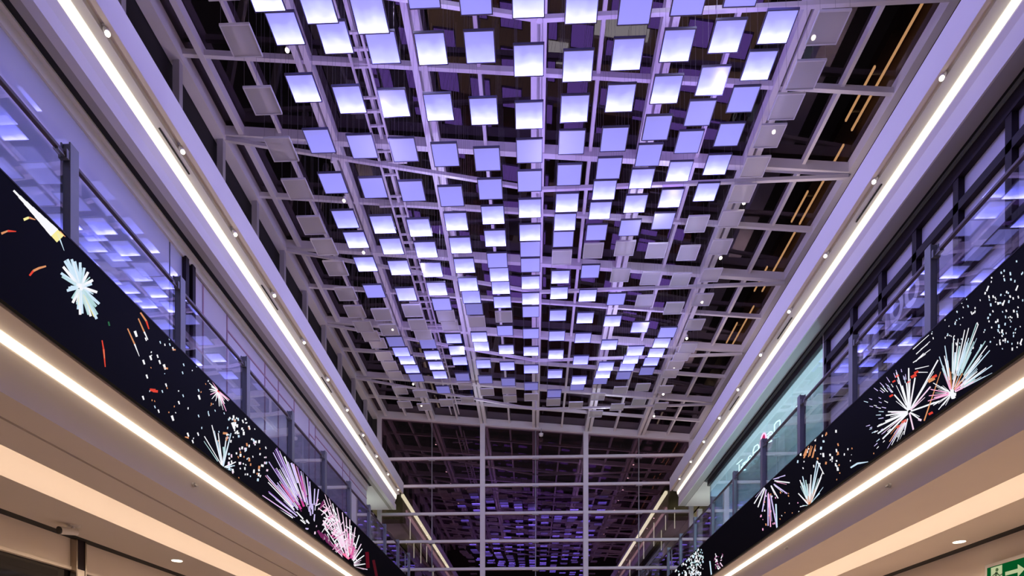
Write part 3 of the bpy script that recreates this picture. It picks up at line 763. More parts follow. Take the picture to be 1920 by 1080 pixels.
(9.309,4.528,9.319,4.521,9.413,4.598,9.407,4.602,0),
(9.743,4.357,9.735,4.34,9.805,4.361,9.81,4.37,11),
(9.172,4.686,9.19,4.689,9.239,4.765,9.228,4.763,0),
(8.908,4.655,8.928,4.664,8.941,4.731,8.929,4.726,11),
(9.475,4.285,9.467,4.269,9.563,4.295,9.568,4.305,0),
(9.303,4.766,9.32,4.767,9.379,4.845,9.369,4.844,11),
(9.432,4.356,9.429,4.342,9.565,4.395,9.567,4.404,11),
(9.489,4.677,9.499,4.671,9.567,4.728,9.561,4.732,11),
(9.354,4.068,9.34,4.052,9.427,4.047,9.436,4.057,1),
(9.574,4.842,9.588,4.838,9.697,4.942,9.689,4.944,11),
(9.715,4.665,9.719,4.654,9.817,4.715,9.814,4.721,11),
(9.033,4.66,9.052,4.665,9.087,4.749,9.076,4.746,0),
(9.6,4.04,9.584,4.024,9.679,4.018,9.688,4.028,11),
(9.385,4.73,9.399,4.728,9.514,4.848,9.505,4.85,0),
(9,4.643,9.019,4.649,9.055,4.743,9.043,4.739,11),
(9.472,4.175,9.46,4.159,9.581,4.172,9.589,4.182,1),
(9.112,4.796,9.131,4.801,9.172,4.891,9.16,4.887,11),
(9.425,4.446,9.426,4.434,9.559,4.505,9.558,4.513,1),
(9.257,4.805,9.275,4.807,9.357,4.931,9.346,4.929,11),
(9.451,4.195,9.439,4.179,9.503,4.189,9.51,4.199,11),
(9.248,4.103,9.235,4.087,9.326,4.087,9.334,4.097,0),
(9.427,4.735,9.441,4.732,9.531,4.822,9.523,4.824,11),
(9.635,4.248,9.624,4.231,9.746,4.253,9.753,4.263,1),
(8.706,4.969,8.72,4.986,8.372,4.976,8.365,4.966,0),
(8.635,4.86,8.649,4.877,8.35,4.876,8.343,4.866,0),
(8.531,4.866,8.543,4.883,8.394,4.867,8.387,4.856,0),
(8.646,4.762,8.661,4.78,8.484,4.795,8.476,4.785,0),
(8.589,4.774,8.601,4.791,8.339,4.762,8.332,4.752,0),
(8.707,4.781,8.719,4.798,8.438,4.755,8.432,4.745,0),
(8.663,4.665,8.668,4.681,8.37,4.557,8.367,4.548,0),
(8.595,4.583,8.595,4.596,8.391,4.482,8.391,4.474,0),
(7.728,4.935,7.717,4.931,7.704,4.904,7.716,4.907,0),
(6.943,4.526,6.925,4.515,6.921,4.486,6.939,4.496,0),
(7.102,4.201,7.085,4.192,7.081,4.167,7.098,4.175,0),
(7.523,4.754,7.504,4.739,7.511,4.714,7.53,4.729,0),
(7.116,4.682,7.096,4.665,7.104,4.646,7.124,4.664,1),
(7.051,4.388,7.035,4.379,7.031,4.349,7.047,4.358,1),
(7.011,4.63,6.991,4.615,6.995,4.598,7.014,4.613,1),
(6.888,3.942,6.872,3.935,6.869,3.916,6.885,3.924,0),
(7.553,4.333,7.534,4.32,7.538,4.295,7.557,4.308,0),
(7.846,4.846,7.828,4.837,7.822,4.818,7.841,4.826,1),
(6.954,3.97,6.934,3.958,6.936,3.926,6.955,3.937,0),
(7.793,4.832,7.779,4.826,7.772,4.805,7.786,4.811,1),
(7.196,4.652,7.178,4.637,7.183,4.623,7.201,4.638,0),
(7.786,4.519,7.774,4.515,7.765,4.492,7.776,4.496,1),
(7.649,4.899,7.63,4.891,7.617,4.856,7.636,4.863,1),
(7.031,4.659,7.012,4.643,7.02,4.621,7.038,4.637,0),
(7.257,4.393,7.239,4.381,7.24,4.362,7.258,4.374,0),
(7.044,4.45,7.025,4.442,7.015,4.412,7.035,4.42,0),
(6.839,3.951,6.821,3.944,6.814,3.915,6.832,3.922,0),
(6.967,4.276,6.954,4.268,6.955,4.253,6.968,4.261,1),
(7.857,4.561,7.835,4.552,7.821,4.508,7.843,4.517,0),
(7.039,4.192,7.027,4.185,7.026,4.165,7.038,4.172,0),
(7.358,4.867,7.335,4.849,7.342,4.825,7.365,4.843,0),
(7.489,4.586,7.472,4.579,7.461,4.547,7.478,4.553,0),
(7.595,4.399,7.578,4.391,7.574,4.373,7.591,4.381,0),
(6.88,4.284,6.864,4.275,6.859,4.244,6.875,4.253,0),
(7.055,4.311,7.036,4.298,7.04,4.27,7.059,4.284,1),
(7.139,4.259,7.126,4.254,7.12,4.231,7.133,4.237,0),
(7.208,4.707,7.191,4.699,7.185,4.675,7.202,4.683,0),
(7.877,4.822,7.854,4.812,7.846,4.784,7.869,4.794,1),
(7.424,4.285,7.4,4.268,7.408,4.237,7.432,4.254,1),
(7.173,4.142,7.16,4.13,7.168,4.121,7.18,4.133,0),
(7.053,4.091,7.042,4.086,7.039,4.073,7.05,4.079,1),
(7.306,4.788,7.285,4.778,7.275,4.737,7.295,4.747,0),
(7.216,4.244,7.205,4.24,7.202,4.228,7.214,4.232,0),
(7.362,4.428,7.344,4.415,7.349,4.399,7.367,4.413,1),
(7.003,4.346,6.992,4.337,6.995,4.323,7.006,4.332,0),
(6.842,4.141,6.832,4.137,6.827,4.12,6.837,4.124,0),
(7.086,4.138,7.065,4.125,7.066,4.106,7.087,4.119,0),
(7.522,4.795,7.504,4.783,7.505,4.76,7.524,4.773,0),
(7.442,4.263,7.418,4.247,7.422,4.219,7.446,4.234,1),
(7.059,4.628,7.05,4.626,7.044,4.612,7.053,4.614,1),
(7.132,4.169,7.117,4.158,7.121,4.135,7.136,4.146,0),
(7.377,4.41,7.362,4.401,7.363,4.386,7.378,4.395,0),
(7.44,4.833,7.427,4.826,7.421,4.801,7.434,4.808,0),
(7.056,4.136,7.033,4.121,7.036,4.089,7.058,4.103,0),
(7.864,4.837,7.847,4.825,7.848,4.805,7.865,4.816,0),
(7.877,4.67,7.862,4.657,7.869,4.645,7.885,4.658,0),
(7.755,4.557,7.738,4.546,7.738,4.525,7.755,4.536,1),
(7.733,4.807,7.719,4.801,7.713,4.784,7.727,4.79,0),
(6.888,4.31,6.869,4.302,6.858,4.265,6.878,4.273,0),
(7.167,4.619,7.147,4.608,7.141,4.572,7.161,4.583,0),
(7.096,4.046,7.084,4.042,7.078,4.023,7.09,4.028,1),
(6.876,4.375,6.863,4.372,6.853,4.348,6.865,4.351,0),
(7.121,4.59,7.107,4.583,7.103,4.557,7.116,4.564,1),
(7.167,4.424,7.146,4.411,7.145,4.375,7.166,4.388,0),
(7.583,4.759,7.564,4.753,7.551,4.724,7.57,4.73,0),
(6.957,4.313,6.943,4.305,6.943,4.29,6.957,4.299,0),
(7.753,4.99,7.736,4.99,7.73,4.975,7.747,4.983,0),
(7.665,4.99,7.651,4.988,7.652,4.967,7.665,4.976,1),
(7.771,4.741,7.758,4.732,7.761,4.72,7.774,4.73,0),
(6.888,4.339,6.872,4.329,6.873,4.313,6.889,4.323,1),
(7.587,4.784,7.568,4.77,7.571,4.755,7.59,4.769,0),
(7.551,4.753,7.529,4.737,7.533,4.718,7.555,4.734,0),
(7.051,4.116,7.038,4.107,7.04,4.087,7.053,4.096,0),
(7.312,4.544,7.288,4.525,7.296,4.504,7.32,4.523,1),
(7.071,4.926,7.052,4.912,7.052,4.887,7.071,4.901,1),
(7.072,4.863,7.058,4.85,7.064,4.836,7.078,4.849,0),
(7.188,4.677,7.173,4.664,7.18,4.651,7.194,4.664,0),
(7.073,4.827,7.053,4.817,7.043,4.776,7.062,4.786,1),
(7.277,4.238,7.257,4.224,7.262,4.206,7.281,4.22,1),
(7.295,4.736,7.279,4.728,7.273,4.708,7.29,4.716,1),
(7.3,4.491,7.281,4.48,7.279,4.458,7.298,4.469,0),
(6.985,4.305,6.974,4.301,6.967,4.281,6.978,4.284,0),
(6.986,4.837,6.965,4.824,6.958,4.782,6.98,4.795,1),
(6.983,4.341,6.963,4.329,6.962,4.31,6.982,4.322,0),
(7.089,4.217,7.074,4.211,7.065,4.18,7.08,4.186,1),
(6.937,4.38,6.914,4.368,6.909,4.336,6.932,4.348,0),
(7.135,4.597,7.124,4.594,7.115,4.574,7.126,4.577,1),
(6.976,4.76,6.953,4.744,6.952,4.719,6.975,4.734,1),
(6.807,4.413,6.794,4.404,6.795,4.381,6.809,4.391,1),
(7.24,4.746,7.218,4.734,7.211,4.7,7.233,4.711,0),
(6.895,4.902,6.876,4.889,6.875,4.867,6.894,4.88,1),
(7.258,4.929,7.245,4.918,7.25,4.899,7.263,4.91,0),
(6.808,4.715,6.794,4.703,6.798,4.683,6.812,4.695,1),
(7.243,4.572,7.226,4.565,7.216,4.537,7.233,4.543,0),
(6.876,3.987,6.862,3.979,6.862,3.954,6.876,3.963,0),
(7.101,4.264,7.076,4.247,7.083,4.21,7.108,4.227,0),
(6.873,4.493,6.856,4.484,6.848,4.45,6.865,4.459,0),
(7.092,4.563,7.074,4.55,7.074,4.523,7.093,4.536,0),
(7.095,4.468,7.082,4.463,7.073,4.439,7.086,4.444,1),
(6.991,4.578,6.968,4.566,6.96,4.534,6.983,4.546,0),
(6.999,4.532,6.98,4.516,6.987,4.489,7.007,4.505,1),
(7.153,4.352,7.128,4.337,7.126,4.296,7.151,4.311,1),
(6.915,4.7,6.899,4.688,6.902,4.662,6.919,4.674,1),
(7.118,4.935,7.096,4.923,7.09,4.893,7.112,4.905,1),
(6.976,4.224,6.963,4.214,6.967,4.203,6.979,4.212,1),
(7.278,4.677,7.253,4.663,7.248,4.625,7.272,4.639,1),
(7.021,4.085,7.002,4.076,6.996,4.051,7.015,4.059,1),
(7.164,4.304,7.143,4.294,7.136,4.258,7.157,4.268,1),
(7.135,4.14,7.113,4.129,7.108,4.091,7.13,4.102,0),
(6.955,4.024,6.941,4.015,6.943,3.995,6.957,4.004,1),
(6.906,4.114,6.895,4.105,6.899,4.094,6.91,4.104,0),
(7.194,4.42,7.168,4.4,7.174,4.381,7.199,4.401,0),
(6.822,4.71,6.808,4.699,6.809,4.68,6.824,4.691,1),
(6.934,4.101,6.919,4.091,6.921,4.066,6.936,4.077,1),
(7.288,4.563,7.267,4.553,7.258,4.525,7.28,4.534,1),
(7.146,4.603,7.132,4.595,7.129,4.57,7.143,4.578,0),
(6.932,4.132,6.916,4.118,6.924,4.104,6.939,4.117,1),
(6.907,4.149,6.895,4.14,6.899,4.126,6.911,4.135,1),
(6.904,4.154,6.891,4.149,6.886,4.132,6.899,4.137,1),
(7.261,4.975,7.241,4.963,7.236,4.941,7.256,4.952,0),
(8.052,4.983,8.037,4.969,8.045,4.958,8.061,4.971,0),
(8.307,4.982,8.294,4.973,8.294,4.963,8.307,4.972,1),
(8.055,4.755,8.038,4.746,8.036,4.721,8.052,4.73,0),
(7.974,4.728,7.958,4.724,7.949,4.705,7.965,4.709,0),
(7.888,4.632,7.875,4.628,7.865,4.602,7.878,4.606,1),
(7.837,4.954,7.82,4.942,7.823,4.925,7.84,4.937,0),
(7.977,4.855,7.966,4.847,7.971,4.834,7.983,4.842,0),
(7.943,4.705,7.932,4.7,7.923,4.677,7.935,4.681,0),
(8.008,4.772,7.986,4.759,7.985,4.726,8.006,4.739,1),
(8.016,4.754,8.003,4.744,8.007,4.733,8.02,4.742,0),
(7.832,4.949,7.815,4.938,7.814,4.912,7.83,4.923,1),
(8.294,4.894,8.275,4.884,8.268,4.854,8.287,4.863,0),
(8.318,4.969,8.297,4.954,8.302,4.936,8.322,4.951,0),
(6.885,4.557,6.905,4.577,6.874,4.613,6.858,4.598,0),
(7.318,4.845,7.34,4.867,7.305,4.905,7.287,4.887,0),
(6.827,3.931,6.846,3.949,6.815,3.989,6.8,3.974,0),
(7.075,4.516,7.096,4.536,7.063,4.574,7.046,4.558,0),
(11.939,3.863,11.987,3.859,12.416,4.222,12.385,4.223,0),
(11.924,3.884,11.986,3.894,12.347,4.469,12.308,4.461,0),
(11.909,3.886,11.973,3.901,12.227,4.5,12.187,4.489,1),
(11.892,3.871,11.957,3.888,12.086,4.375,12.046,4.363,2),
(11.865,3.871,11.93,3.894,11.857,4.395,11.819,4.38,0),
(11.836,3.892,11.9,3.918,11.616,4.567,11.579,4.55,1),
(11.826,3.883,11.889,3.91,11.53,4.493,11.494,4.476,1),
(11.808,3.854,11.868,3.885,11.383,4.269,11.35,4.25,0),
(11.817,3.844,11.876,3.875,11.445,4.193,11.412,4.174,0),
(11.829,3.84,11.879,3.843,11.505,3.918,11.477,3.898,1),
(11.958,3.843,11.951,3.84,12.325,3.919,12.33,3.939,0),
(12.028,3.927,12.053,3.925,12.333,4.163,12.318,4.164,0),
(12.018,3.978,12.048,3.982,12.312,4.333,12.293,4.331,2),
(11.968,3.997,12.001,4.005,12.159,4.395,12.139,4.39,2),
(11.917,3.956,11.949,3.966,11.999,4.267,11.979,4.26,0),
(11.892,3.949,11.924,3.959,11.923,4.245,11.903,4.238,0),
(11.818,3.978,11.85,3.991,11.699,4.331,11.681,4.323,2),
(11.778,3.99,11.809,4.004,11.579,4.366,11.561,4.358,0),
(11.768,3.937,11.798,3.952,11.55,4.209,11.533,4.2,2),
(11.705,3.859,11.73,3.877,11.359,3.979,11.345,3.969,1),
(11.799,3.84,11.824,3.847,11.632,3.892,11.617,3.882,2),
(12.004,3.854,12.004,3.84,12.211,3.912,12.21,3.921,2),
(12.03,4.086,12.125,4.104,12.294,4.393,12.216,4.377,2),
(11.984,4.043,12.08,4.063,12.199,4.307,12.121,4.289,2),
(12.018,4.081,12.067,4.092,12.148,4.272,12.119,4.265,2),
(11.97,4.02,12.018,4.031,12.067,4.169,12.038,4.162,2),
(11.88,3.84,11.945,3.842,11.993,4.028,11.954,4.018,3),
(11.865,3.84,11.929,3.847,11.835,4.028,11.797,4.012,3),
(11.852,3.84,11.914,3.852,11.702,4.055,11.666,4.036,3),
(11.887,3.84,11.947,3.84,12.038,3.989,12.001,3.983,3),
(11.895,3.84,11.927,3.849,11.949,4.02,11.929,4.014,3),
(11.876,3.84,11.907,3.84,11.824,3.904,11.806,3.895,3),
(11.866,3.84,11.896,3.84,11.758,3.939,11.74,3.929,3),
(11.921,3.842,11.948,3.843,12.107,4.005,12.09,4.004,3),
(11.621,4.562,11.574,4.555,11.312,4.202,11.338,4.206,0),
(13.67,4.856,13.63,4.864,12.916,4.403,12.948,4.395,11),
(13.836,4.888,13.775,4.88,13.382,4.457,13.435,4.463,0),
(13.613,4.906,13.604,4.93,12.806,4.596,12.813,4.575,0),
(13.674,4.978,13.692,4.99,13.04,4.837,13.025,4.809,11),
(13.971,4.748,13.899,4.725,13.794,3.949,13.857,3.966,5),
(13.861,4.693,13.791,4.674,13.445,3.84,13.504,3.84,11),
(14.197,4.968,14.127,4.934,14.565,4.637,14.632,4.668,0),
(14.262,4.99,14.198,4.981,14.811,4.8,14.875,4.834,0),
(14.121,4.908,14.049,4.878,14.295,4.448,14.363,4.474,11),
(14.016,4.772,13.944,4.747,13.94,4.017,14.005,4.036,11),
(13.611,4.809,13.59,4.811,13.161,4.512,13.174,4.51,0),
(13.815,4.854,13.783,4.849,13.574,4.59,13.593,4.593,0),
(13.504,4.848,13.497,4.858,12.961,4.61,12.965,4.604,5),
(13.685,4.975,13.69,4.99,13.35,4.884,13.347,4.875,11),
(14.002,4.624,13.966,4.611,13.974,4.065,13.996,4.071,11),
(13.896,4.615,13.86,4.604,13.743,4.057,13.764,4.063,11),
(14.213,4.99,14.179,4.972,14.451,4.861,14.472,4.872,11),
(14.34,4.99,14.31,4.99,14.751,4.938,14.771,4.95,11),
(14.129,4.877,14.093,4.862,14.257,4.613,14.279,4.622,5),
(13.975,4.786,13.939,4.774,13.915,4.425,13.937,4.432,5),
(13.57,4.39,13.486,4.364,13.436,3.84,13.503,3.84,1),
(11.509,4.479,11.471,4.471,11.448,4.434,11.485,4.442,0),
(10.849,4.417,10.791,4.399,10.771,4.336,10.829,4.354,3),
(11.464,4.77,11.395,4.736,11.411,4.69,11.48,4.723,1),
(11.125,4.496,11.064,4.472,11.061,4.43,11.122,4.454,0),
(10.908,4.831,10.851,4.806,10.851,4.756,10.908,4.782,0),
(10.92,4.244,10.87,4.226,10.862,4.169,10.912,4.187,0),
(11.613,4.622,11.555,4.607,11.529,4.56,11.587,4.574,3),
(11.964,4.955,11.911,4.928,11.923,4.905,11.976,4.931,0),
(10.842,4.561,10.798,4.549,10.773,4.492,10.817,4.505,3),
(11.758,4.543,11.711,4.528,11.697,4.474,11.744,4.489,0),
(12.018,4.938,11.965,4.914,11.974,4.864,12.027,4.888,0),
(11.39,4.619,11.319,4.593,11.305,4.512,11.376,4.538,0),
(12.221,4.671,12.178,4.663,12.149,4.622,12.191,4.63,0),
(11.697,4.99,11.63,4.99,11.642,4.945,11.709,4.977,0),
(10.785,4.175,10.745,4.155,10.758,4.132,10.797,4.152,3),
(11.38,4.849,11.307,4.821,11.297,4.777,11.37,4.804,1),
(10.859,4.147,10.793,4.124,10.781,4.059,10.847,4.081,0),
(11.719,4.834,11.658,4.81,11.651,4.763,11.712,4.786,0),
(11.262,4.926,11.222,4.904,11.242,4.87,11.282,4.892,3),
(12.34,4.99,12.261,4.981,12.254,4.922,12.334,4.953,0),
(10.896,4.485,10.845,4.467,10.83,4.405,10.88,4.422,0),
(11.091,4.39,11.049,4.366,11.066,4.347,11.109,4.372,0),
(10.886,4.287,10.836,4.269,10.832,4.235,10.882,4.254,0),
(12.451,4.912,12.389,4.885,12.404,4.835,12.466,4.863,1),
(11.395,4.962,11.354,4.941,11.37,4.908,11.411,4.929,0),
(11.046,4.418,10.991,4.396,10.989,4.338,11.043,4.359,0),
(11.473,4.649,11.431,4.632,11.429,4.609,11.472,4.625,0),
(12.162,4.782,12.118,4.763,12.123,4.738,12.167,4.757,0),
(11.269,4.412,11.208,4.383,11.224,4.341,11.285,4.37,3),
(11.253,4.942,11.209,4.925,11.196,4.877,11.24,4.893,3),
(11.934,4.764,11.974,4.784,11.855,4.956,11.827,4.941,3),
(11.752,4.706,11.789,4.728,11.674,4.827,11.648,4.812,3),
(11.748,4.678,11.787,4.697,11.672,4.884,11.645,4.869,3),
(12.108,4.894,12.145,4.918,12.023,4.958,11.997,4.941,3),
(11.876,4.762,11.916,4.783,11.798,4.919,11.771,4.904,3),
(12.146,4.871,12.186,4.894,12.063,4.985,12.035,4.969,3),
(11.788,4.688,11.826,4.709,11.71,4.816,11.684,4.801,3),
(12.046,4.838,12.087,4.859,11.965,4.99,11.938,4.982,3),
(11.745,4.739,11.783,4.76,11.667,4.891,11.641,4.877,3),
(12.139,4.823,12.18,4.845,12.056,4.963,12.028,4.947,3),
(12.109,4.818,12.15,4.84,12.027,4.945,11.999,4.93,3),
(12.055,4.863,12.092,4.887,11.971,4.939,11.946,4.922,3),
(12.087,4.883,12.122,4.908,12,4.934,11.976,4.917,3),
(10.376,3.943,10.402,3.975,10.186,3.963,10.156,3.926,1),
(10.167,3.927,10.176,3.962,9.855,3.851,9.852,3.84,1),
(10.4,4.095,10.373,4.079,10.389,4.063,10.417,4.08,0),
(10.764,4.023,10.729,4.009,10.733,3.988,10.767,4.003,3),
(10.608,4.294,10.573,4.277,10.58,4.241,10.616,4.258,0),
(10.857,4.183,10.827,4.168,10.842,4.142,10.872,4.157,0),
(10.854,4.378,10.827,4.366,10.829,4.346,10.856,4.358,3),
(10.863,3.948,10.838,3.937,10.845,3.913,10.87,3.924,3),
(10.49,4.332,10.456,4.316,10.462,4.283,10.495,4.299,0),
(10.363,4.285,10.333,4.275,10.324,4.245,10.355,4.255,3),
(10.364,4.175,10.348,4.164,10.361,4.157,10.377,4.169,0),
(11.035,4.344,11.004,4.331,11.007,4.3,11.037,4.313,0),
(9.706,3.93,9.682,3.92,9.683,3.898,9.707,3.908,3),
(19.974,4.99,19.861,4.961,19.874,4.9,19.987,4.93,2),
(20.495,4.722,20.368,4.685,20.406,4.648,20.533,4.685,1),
(20.437,4.916,20.289,4.888,20.254,4.829,20.401,4.857,1),
(20.548,4.394,20.443,4.379,20.39,4.319,20.494,4.333,0),
(20.495,4.487,20.396,4.479,20.321,4.425,20.418,4.433,2),
(21.422,4.515,21.235,4.468,21.289,4.392,21.476,4.438,0),
(20.818,4.612,20.688,4.596,20.618,4.535,20.747,4.55,0),
(22.582,4.864,22.436,4.851,22.337,4.785,22.481,4.798,2),
(23.011,4.976,22.853,4.934,22.899,4.892,23.058,4.934,0),
(19.653,4.655,19.591,4.632,19.643,4.615,19.706,4.639,0),
(19.629,4.195,19.466,4.16,19.46,4.06,19.623,4.093,0),
(20.72,4.439,20.627,4.421,20.616,4.373,20.709,4.391,2),
(19.905,4.185,19.826,4.183,19.739,4.128,19.817,4.131,1),
(20.586,4.981,20.443,4.944,20.466,4.87,20.61,4.907,0),
(20.643,4.773,20.524,4.741,20.555,4.692,20.675,4.725,2),
(19.996,4.283,19.894,4.256,19.936,4.208,20.038,4.236,1),
(20.405,4.982,20.269,4.967,20.175,4.894,20.31,4.909,2),
(19.99,4.677,19.844,4.638,19.878,4.56,20.024,4.598,0),
(21.428,4.569,21.263,4.534,21.256,4.482,21.422,4.516,0),
(20.699,4.688,20.509,4.643,20.518,4.58,20.708,4.625,0),
(22.878,4.99,22.725,4.986,22.804,4.941,22.958,4.985,1),
(20.862,4.774,20.699,4.75,20.625,4.67,20.787,4.694,2),
(20.663,4.445,20.532,4.413,20.549,4.374,20.681,4.405,1),
(20.071,4.805,19.94,4.767,19.986,4.705,20.118,4.743,0),
(19.364,4.643,19.216,4.613,19.171,4.514,19.318,4.543,2),
(20.672,4.546,20.488,4.507,20.477,4.445,20.661,4.483,2),
(19.435,4.561,19.336,4.553,19.251,4.49,19.349,4.497,0),
(21.262,4.698,21.135,4.674,21.106,4.613,21.233,4.637,0),
(20.828,4.664,20.722,4.635,20.764,4.585,20.871,4.614,2),
(20.151,4.83,20.063,4.809,20.059,4.768,20.147,4.789,0),
(19.689,4.765,19.564,4.725,19.62,4.682,19.747,4.722,2),
(20.568,4.483,20.387,4.453,20.327,4.363,20.506,4.392,0),
(19.581,4.846,19.486,4.814,19.544,4.776,19.64,4.808,2),
(21.728,4.706,21.635,4.69,21.616,4.658,21.708,4.674,0),
(19.987,4.554,19.848,4.518,19.866,4.477,20.004,4.513,2),
(21.419,4.858,21.298,4.833,21.268,4.76,21.389,4.784,0),
(20.999,4.689,20.891,4.654,20.942,4.63,21.051,4.665,2),
(22.049,4.99,21.961,4.976,21.976,4.945,22.063,4.967,0),
(20.615,4.732,20.53,4.711,20.54,4.675,20.626,4.697,0),
(19.636,4.518,19.503,4.483,19.528,4.424,19.66,4.458,2),
(19.545,4.722,19.39,4.679,19.42,4.609,19.576,4.651,1),
(19.975,4.546,19.898,4.524,19.934,4.488,20.011,4.51,0),
(20.436,4.312,20.319,4.296,20.278,4.245,20.394,4.262,0),
(19.686,4.143,19.576,4.115,19.608,4.064,19.718,4.092,0),
(21.587,4.896,21.453,4.883,21.352,4.81,21.484,4.822,0),
(19.376,4.488,19.224,4.463,19.173,4.391,19.324,4.416,1),
(19.902,4.252,19.802,4.232,19.79,4.176,19.89,4.195,0),
(20.809,4.355,20.624,4.321,20.599,4.252,20.783,4.285,1),
(21.335,4.987,21.175,4.942,21.231,4.874,21.391,4.918,1),
(20.169,4.566,20.032,4.546,19.953,4.46,20.09,4.479,2),
(20.966,4.538,20.871,4.514,20.895,4.476,20.99,4.501,2),
(20.813,4.424,20.637,4.384,20.649,4.307,20.826,4.346,0),
(20.565,4.351,20.397,4.317,20.387,4.244,20.555,4.277,0),
(19.586,4.331,19.509,4.324,19.457,4.283,19.533,4.29,1),
(21.565,4.654,21.381,4.609,21.411,4.534,21.596,4.578,0),
(20.642,4.829,20.566,4.803,20.633,4.774,20.709,4.8,0),
(20.74,4.324,20.649,4.294,20.716,4.27,20.808,4.299,0),
(19.904,4.286,19.737,4.252,19.723,4.174,19.889,4.207,0),
(19.907,4.503,19.772,4.472,19.774,4.431,19.91,4.462,0),
(21.563,4.543,21.419,4.504,21.474,4.453,21.619,4.491,0),
(20.303,4.721,20.14,4.681,20.156,4.596,20.319,4.635,2),
(20.562,4.954,20.381,4.92,20.298,4.802,20.478,4.834,1),
(21.923,4.99,21.718,4.987,21.621,4.874,21.824,4.906,0),
(21.484,4.602,21.322,4.56,21.368,4.497,21.532,4.539,2),
(21.983,4.662,21.899,4.652,21.848,4.609,21.931,4.619,1),
(21.913,4.687,21.827,4.66,21.898,4.63,21.985,4.657,1),
(20.025,4.83,19.916,4.812,19.868,4.759,19.976,4.776,0),
(21.114,4.975,20.993,4.941,21.033,4.888,21.154,4.922,0),
(19.537,4.898,19.451,4.889,19.37,4.824,19.455,4.833,1),
(19.915,4.99,19.754,4.99,19.699,4.901,19.86,4.933,0),
(19.856,4.609,19.707,4.586,19.639,4.501,19.786,4.524,0),
(22.428,4.749,22.231,4.693,22.311,4.643,22.509,4.698,0),
(22.984,4.99,22.78,4.99,22.689,4.897,22.891,4.929,0),
(19.392,4.775,19.307,4.753,19.308,4.708,19.394,4.729,1),
(19.846,4.502,19.748,4.483,19.725,4.441,19.824,4.458,1),
(20.708,4.885,20.621,4.856,20.686,4.825,20.774,4.855,0),
(20.009,4.565,19.888,4.537,19.888,4.498,20.009,4.525,1),
(21.037,4.655,20.944,4.631,20.963,4.598,21.056,4.622,0),
(21.985,4.94,21.9,4.909,21.966,4.894,22.051,4.925,2),
(19.797,4.757,19.7,4.737,19.684,4.7,19.781,4.72,1),
(20.722,4.651,20.627,4.633,20.61,4.594,20.705,4.612,0),
(21.512,4.484,21.436,4.476,21.358,4.417,21.434,4.424,0),
(19.747,4.206,19.653,4.204,19.56,4.148,19.654,4.15,1),
(20.382,4.518,20.312,4.515,20.214,4.453,20.283,4.456,0),
(20.191,4.27,20.044,4.244,20.006,4.167,20.152,4.192,1),
(19.545,4.425,19.419,4.393,19.442,4.342,19.568,4.375,0),
(19.311,4.239,19.243,4.226,19.226,4.191,19.294,4.203,0),
(19.975,4.98,19.874,4.948,19.903,4.922,20.004,4.953,2),
(20.108,4.69,19.979,4.65,20.037,4.603,20.166,4.642,0),
(19.382,4.648,19.273,4.633,19.218,4.578,19.327,4.593,0),
(20.197,4.985,20.045,4.955,19.986,4.857,20.137,4.886,0),
(22.54,4.733,22.355,4.701,22.307,4.615,22.491,4.646,0),
(20.973,4.945,20.824,4.898,20.893,4.856,21.042,4.902,2),
(20.085,4.421,19.985,4.408,19.936,4.358,20.035,4.371,0),
(20.998,4.552,20.917,4.536,20.874,4.417,20.955,4.433,0),
(20.066,4.484,19.993,4.471,19.925,4.358,19.998,4.371,0),
(20.228,4.724,20.154,4.711,20.076,4.598,20.149,4.611,0),
(20.758,4.405,20.678,4.387,20.695,4.272,20.775,4.29,0),
(20.538,4.52,20.464,4.511,20.359,4.413,20.432,4.422,0),
(19.892,4.878,19.823,4.867,19.692,4.728,19.761,4.738,0),
(20.003,4.354,19.933,4.332,20.044,4.269,20.115,4.291,0),
(20.796,4.467,20.735,4.468,20.467,4.327,20.527,4.327,0),
(21.105,4.99,21.043,4.99,20.808,4.915,20.868,4.916,0),
(20.873,4.9,20.798,4.875,20.919,4.821,20.995,4.847,0),
(20.066,4.274,19.994,4.254,20.096,4.17,20.169,4.19,0),
(20.38,4.597,20.303,4.579,20.327,4.467,20.405,4.486,0),
(19.755,4.42,19.698,4.419,19.489,4.297,19.545,4.298,0),
(19.942,4.235,19.876,4.229,19.759,4.137,19.825,4.142,0),
(20.714,4.556,20.646,4.551,20.483,4.442,20.551,4.447,0),
(20.509,4.553,20.434,4.542,20.355,4.45,20.429,4.461,0),
(20.196,4.313,20.132,4.288,20.324,4.25,20.389,4.275,0),
(19.981,4.741,19.907,4.724,19.903,4.641,19.977,4.658,0),
(20.991,4.503,20.909,4.485,20.91,4.404,20.992,4.421,0),
(20.186,4.417,20.126,4.391,20.369,4.361,20.43,4.387,0),
(20.003,4.814,19.937,4.789,20.102,4.742,20.17,4.767,0),
(19.513,4.708,19.446,4.685,19.565,4.616,19.633,4.638,0),
(20.704,4.99,20.634,4.97,20.774,4.935,20.845,4.962,0),
(20.181,4.955,20.109,4.942,20.015,4.832,20.087,4.844,0),
(19.595,4.63,19.535,4.605,19.755,4.56,19.817,4.585,0),
(20.718,4.776,20.638,4.756,20.651,4.702,20.731,4.721,0),
(20.195,4.354,20.132,4.351,19.897,4.204,19.959,4.206,0),
(20.194,4.949,20.12,4.926,20.185,4.867,20.259,4.89,0),
(20.072,4.775,20.01,4.749,20.23,4.715,20.293,4.741,0),
(18.585,4.298,18.466,4.274,18.302,3.84,18.419,3.84,1),
(17.39,4.088,17.46,4.114,17.304,4.193,17.236,4.167,0),
(17.917,4.024,17.995,4.059,17.762,4.101,17.685,4.066,10),
(17.901,3.91,17.966,3.923,17.982,4.015,17.917,4.001,10),
(17.458,4.038,17.502,4.072,17.38,4.065,17.337,4.032,13),
(17.86,3.966,17.872,3.989,17.696,3.959,17.685,3.936,0),
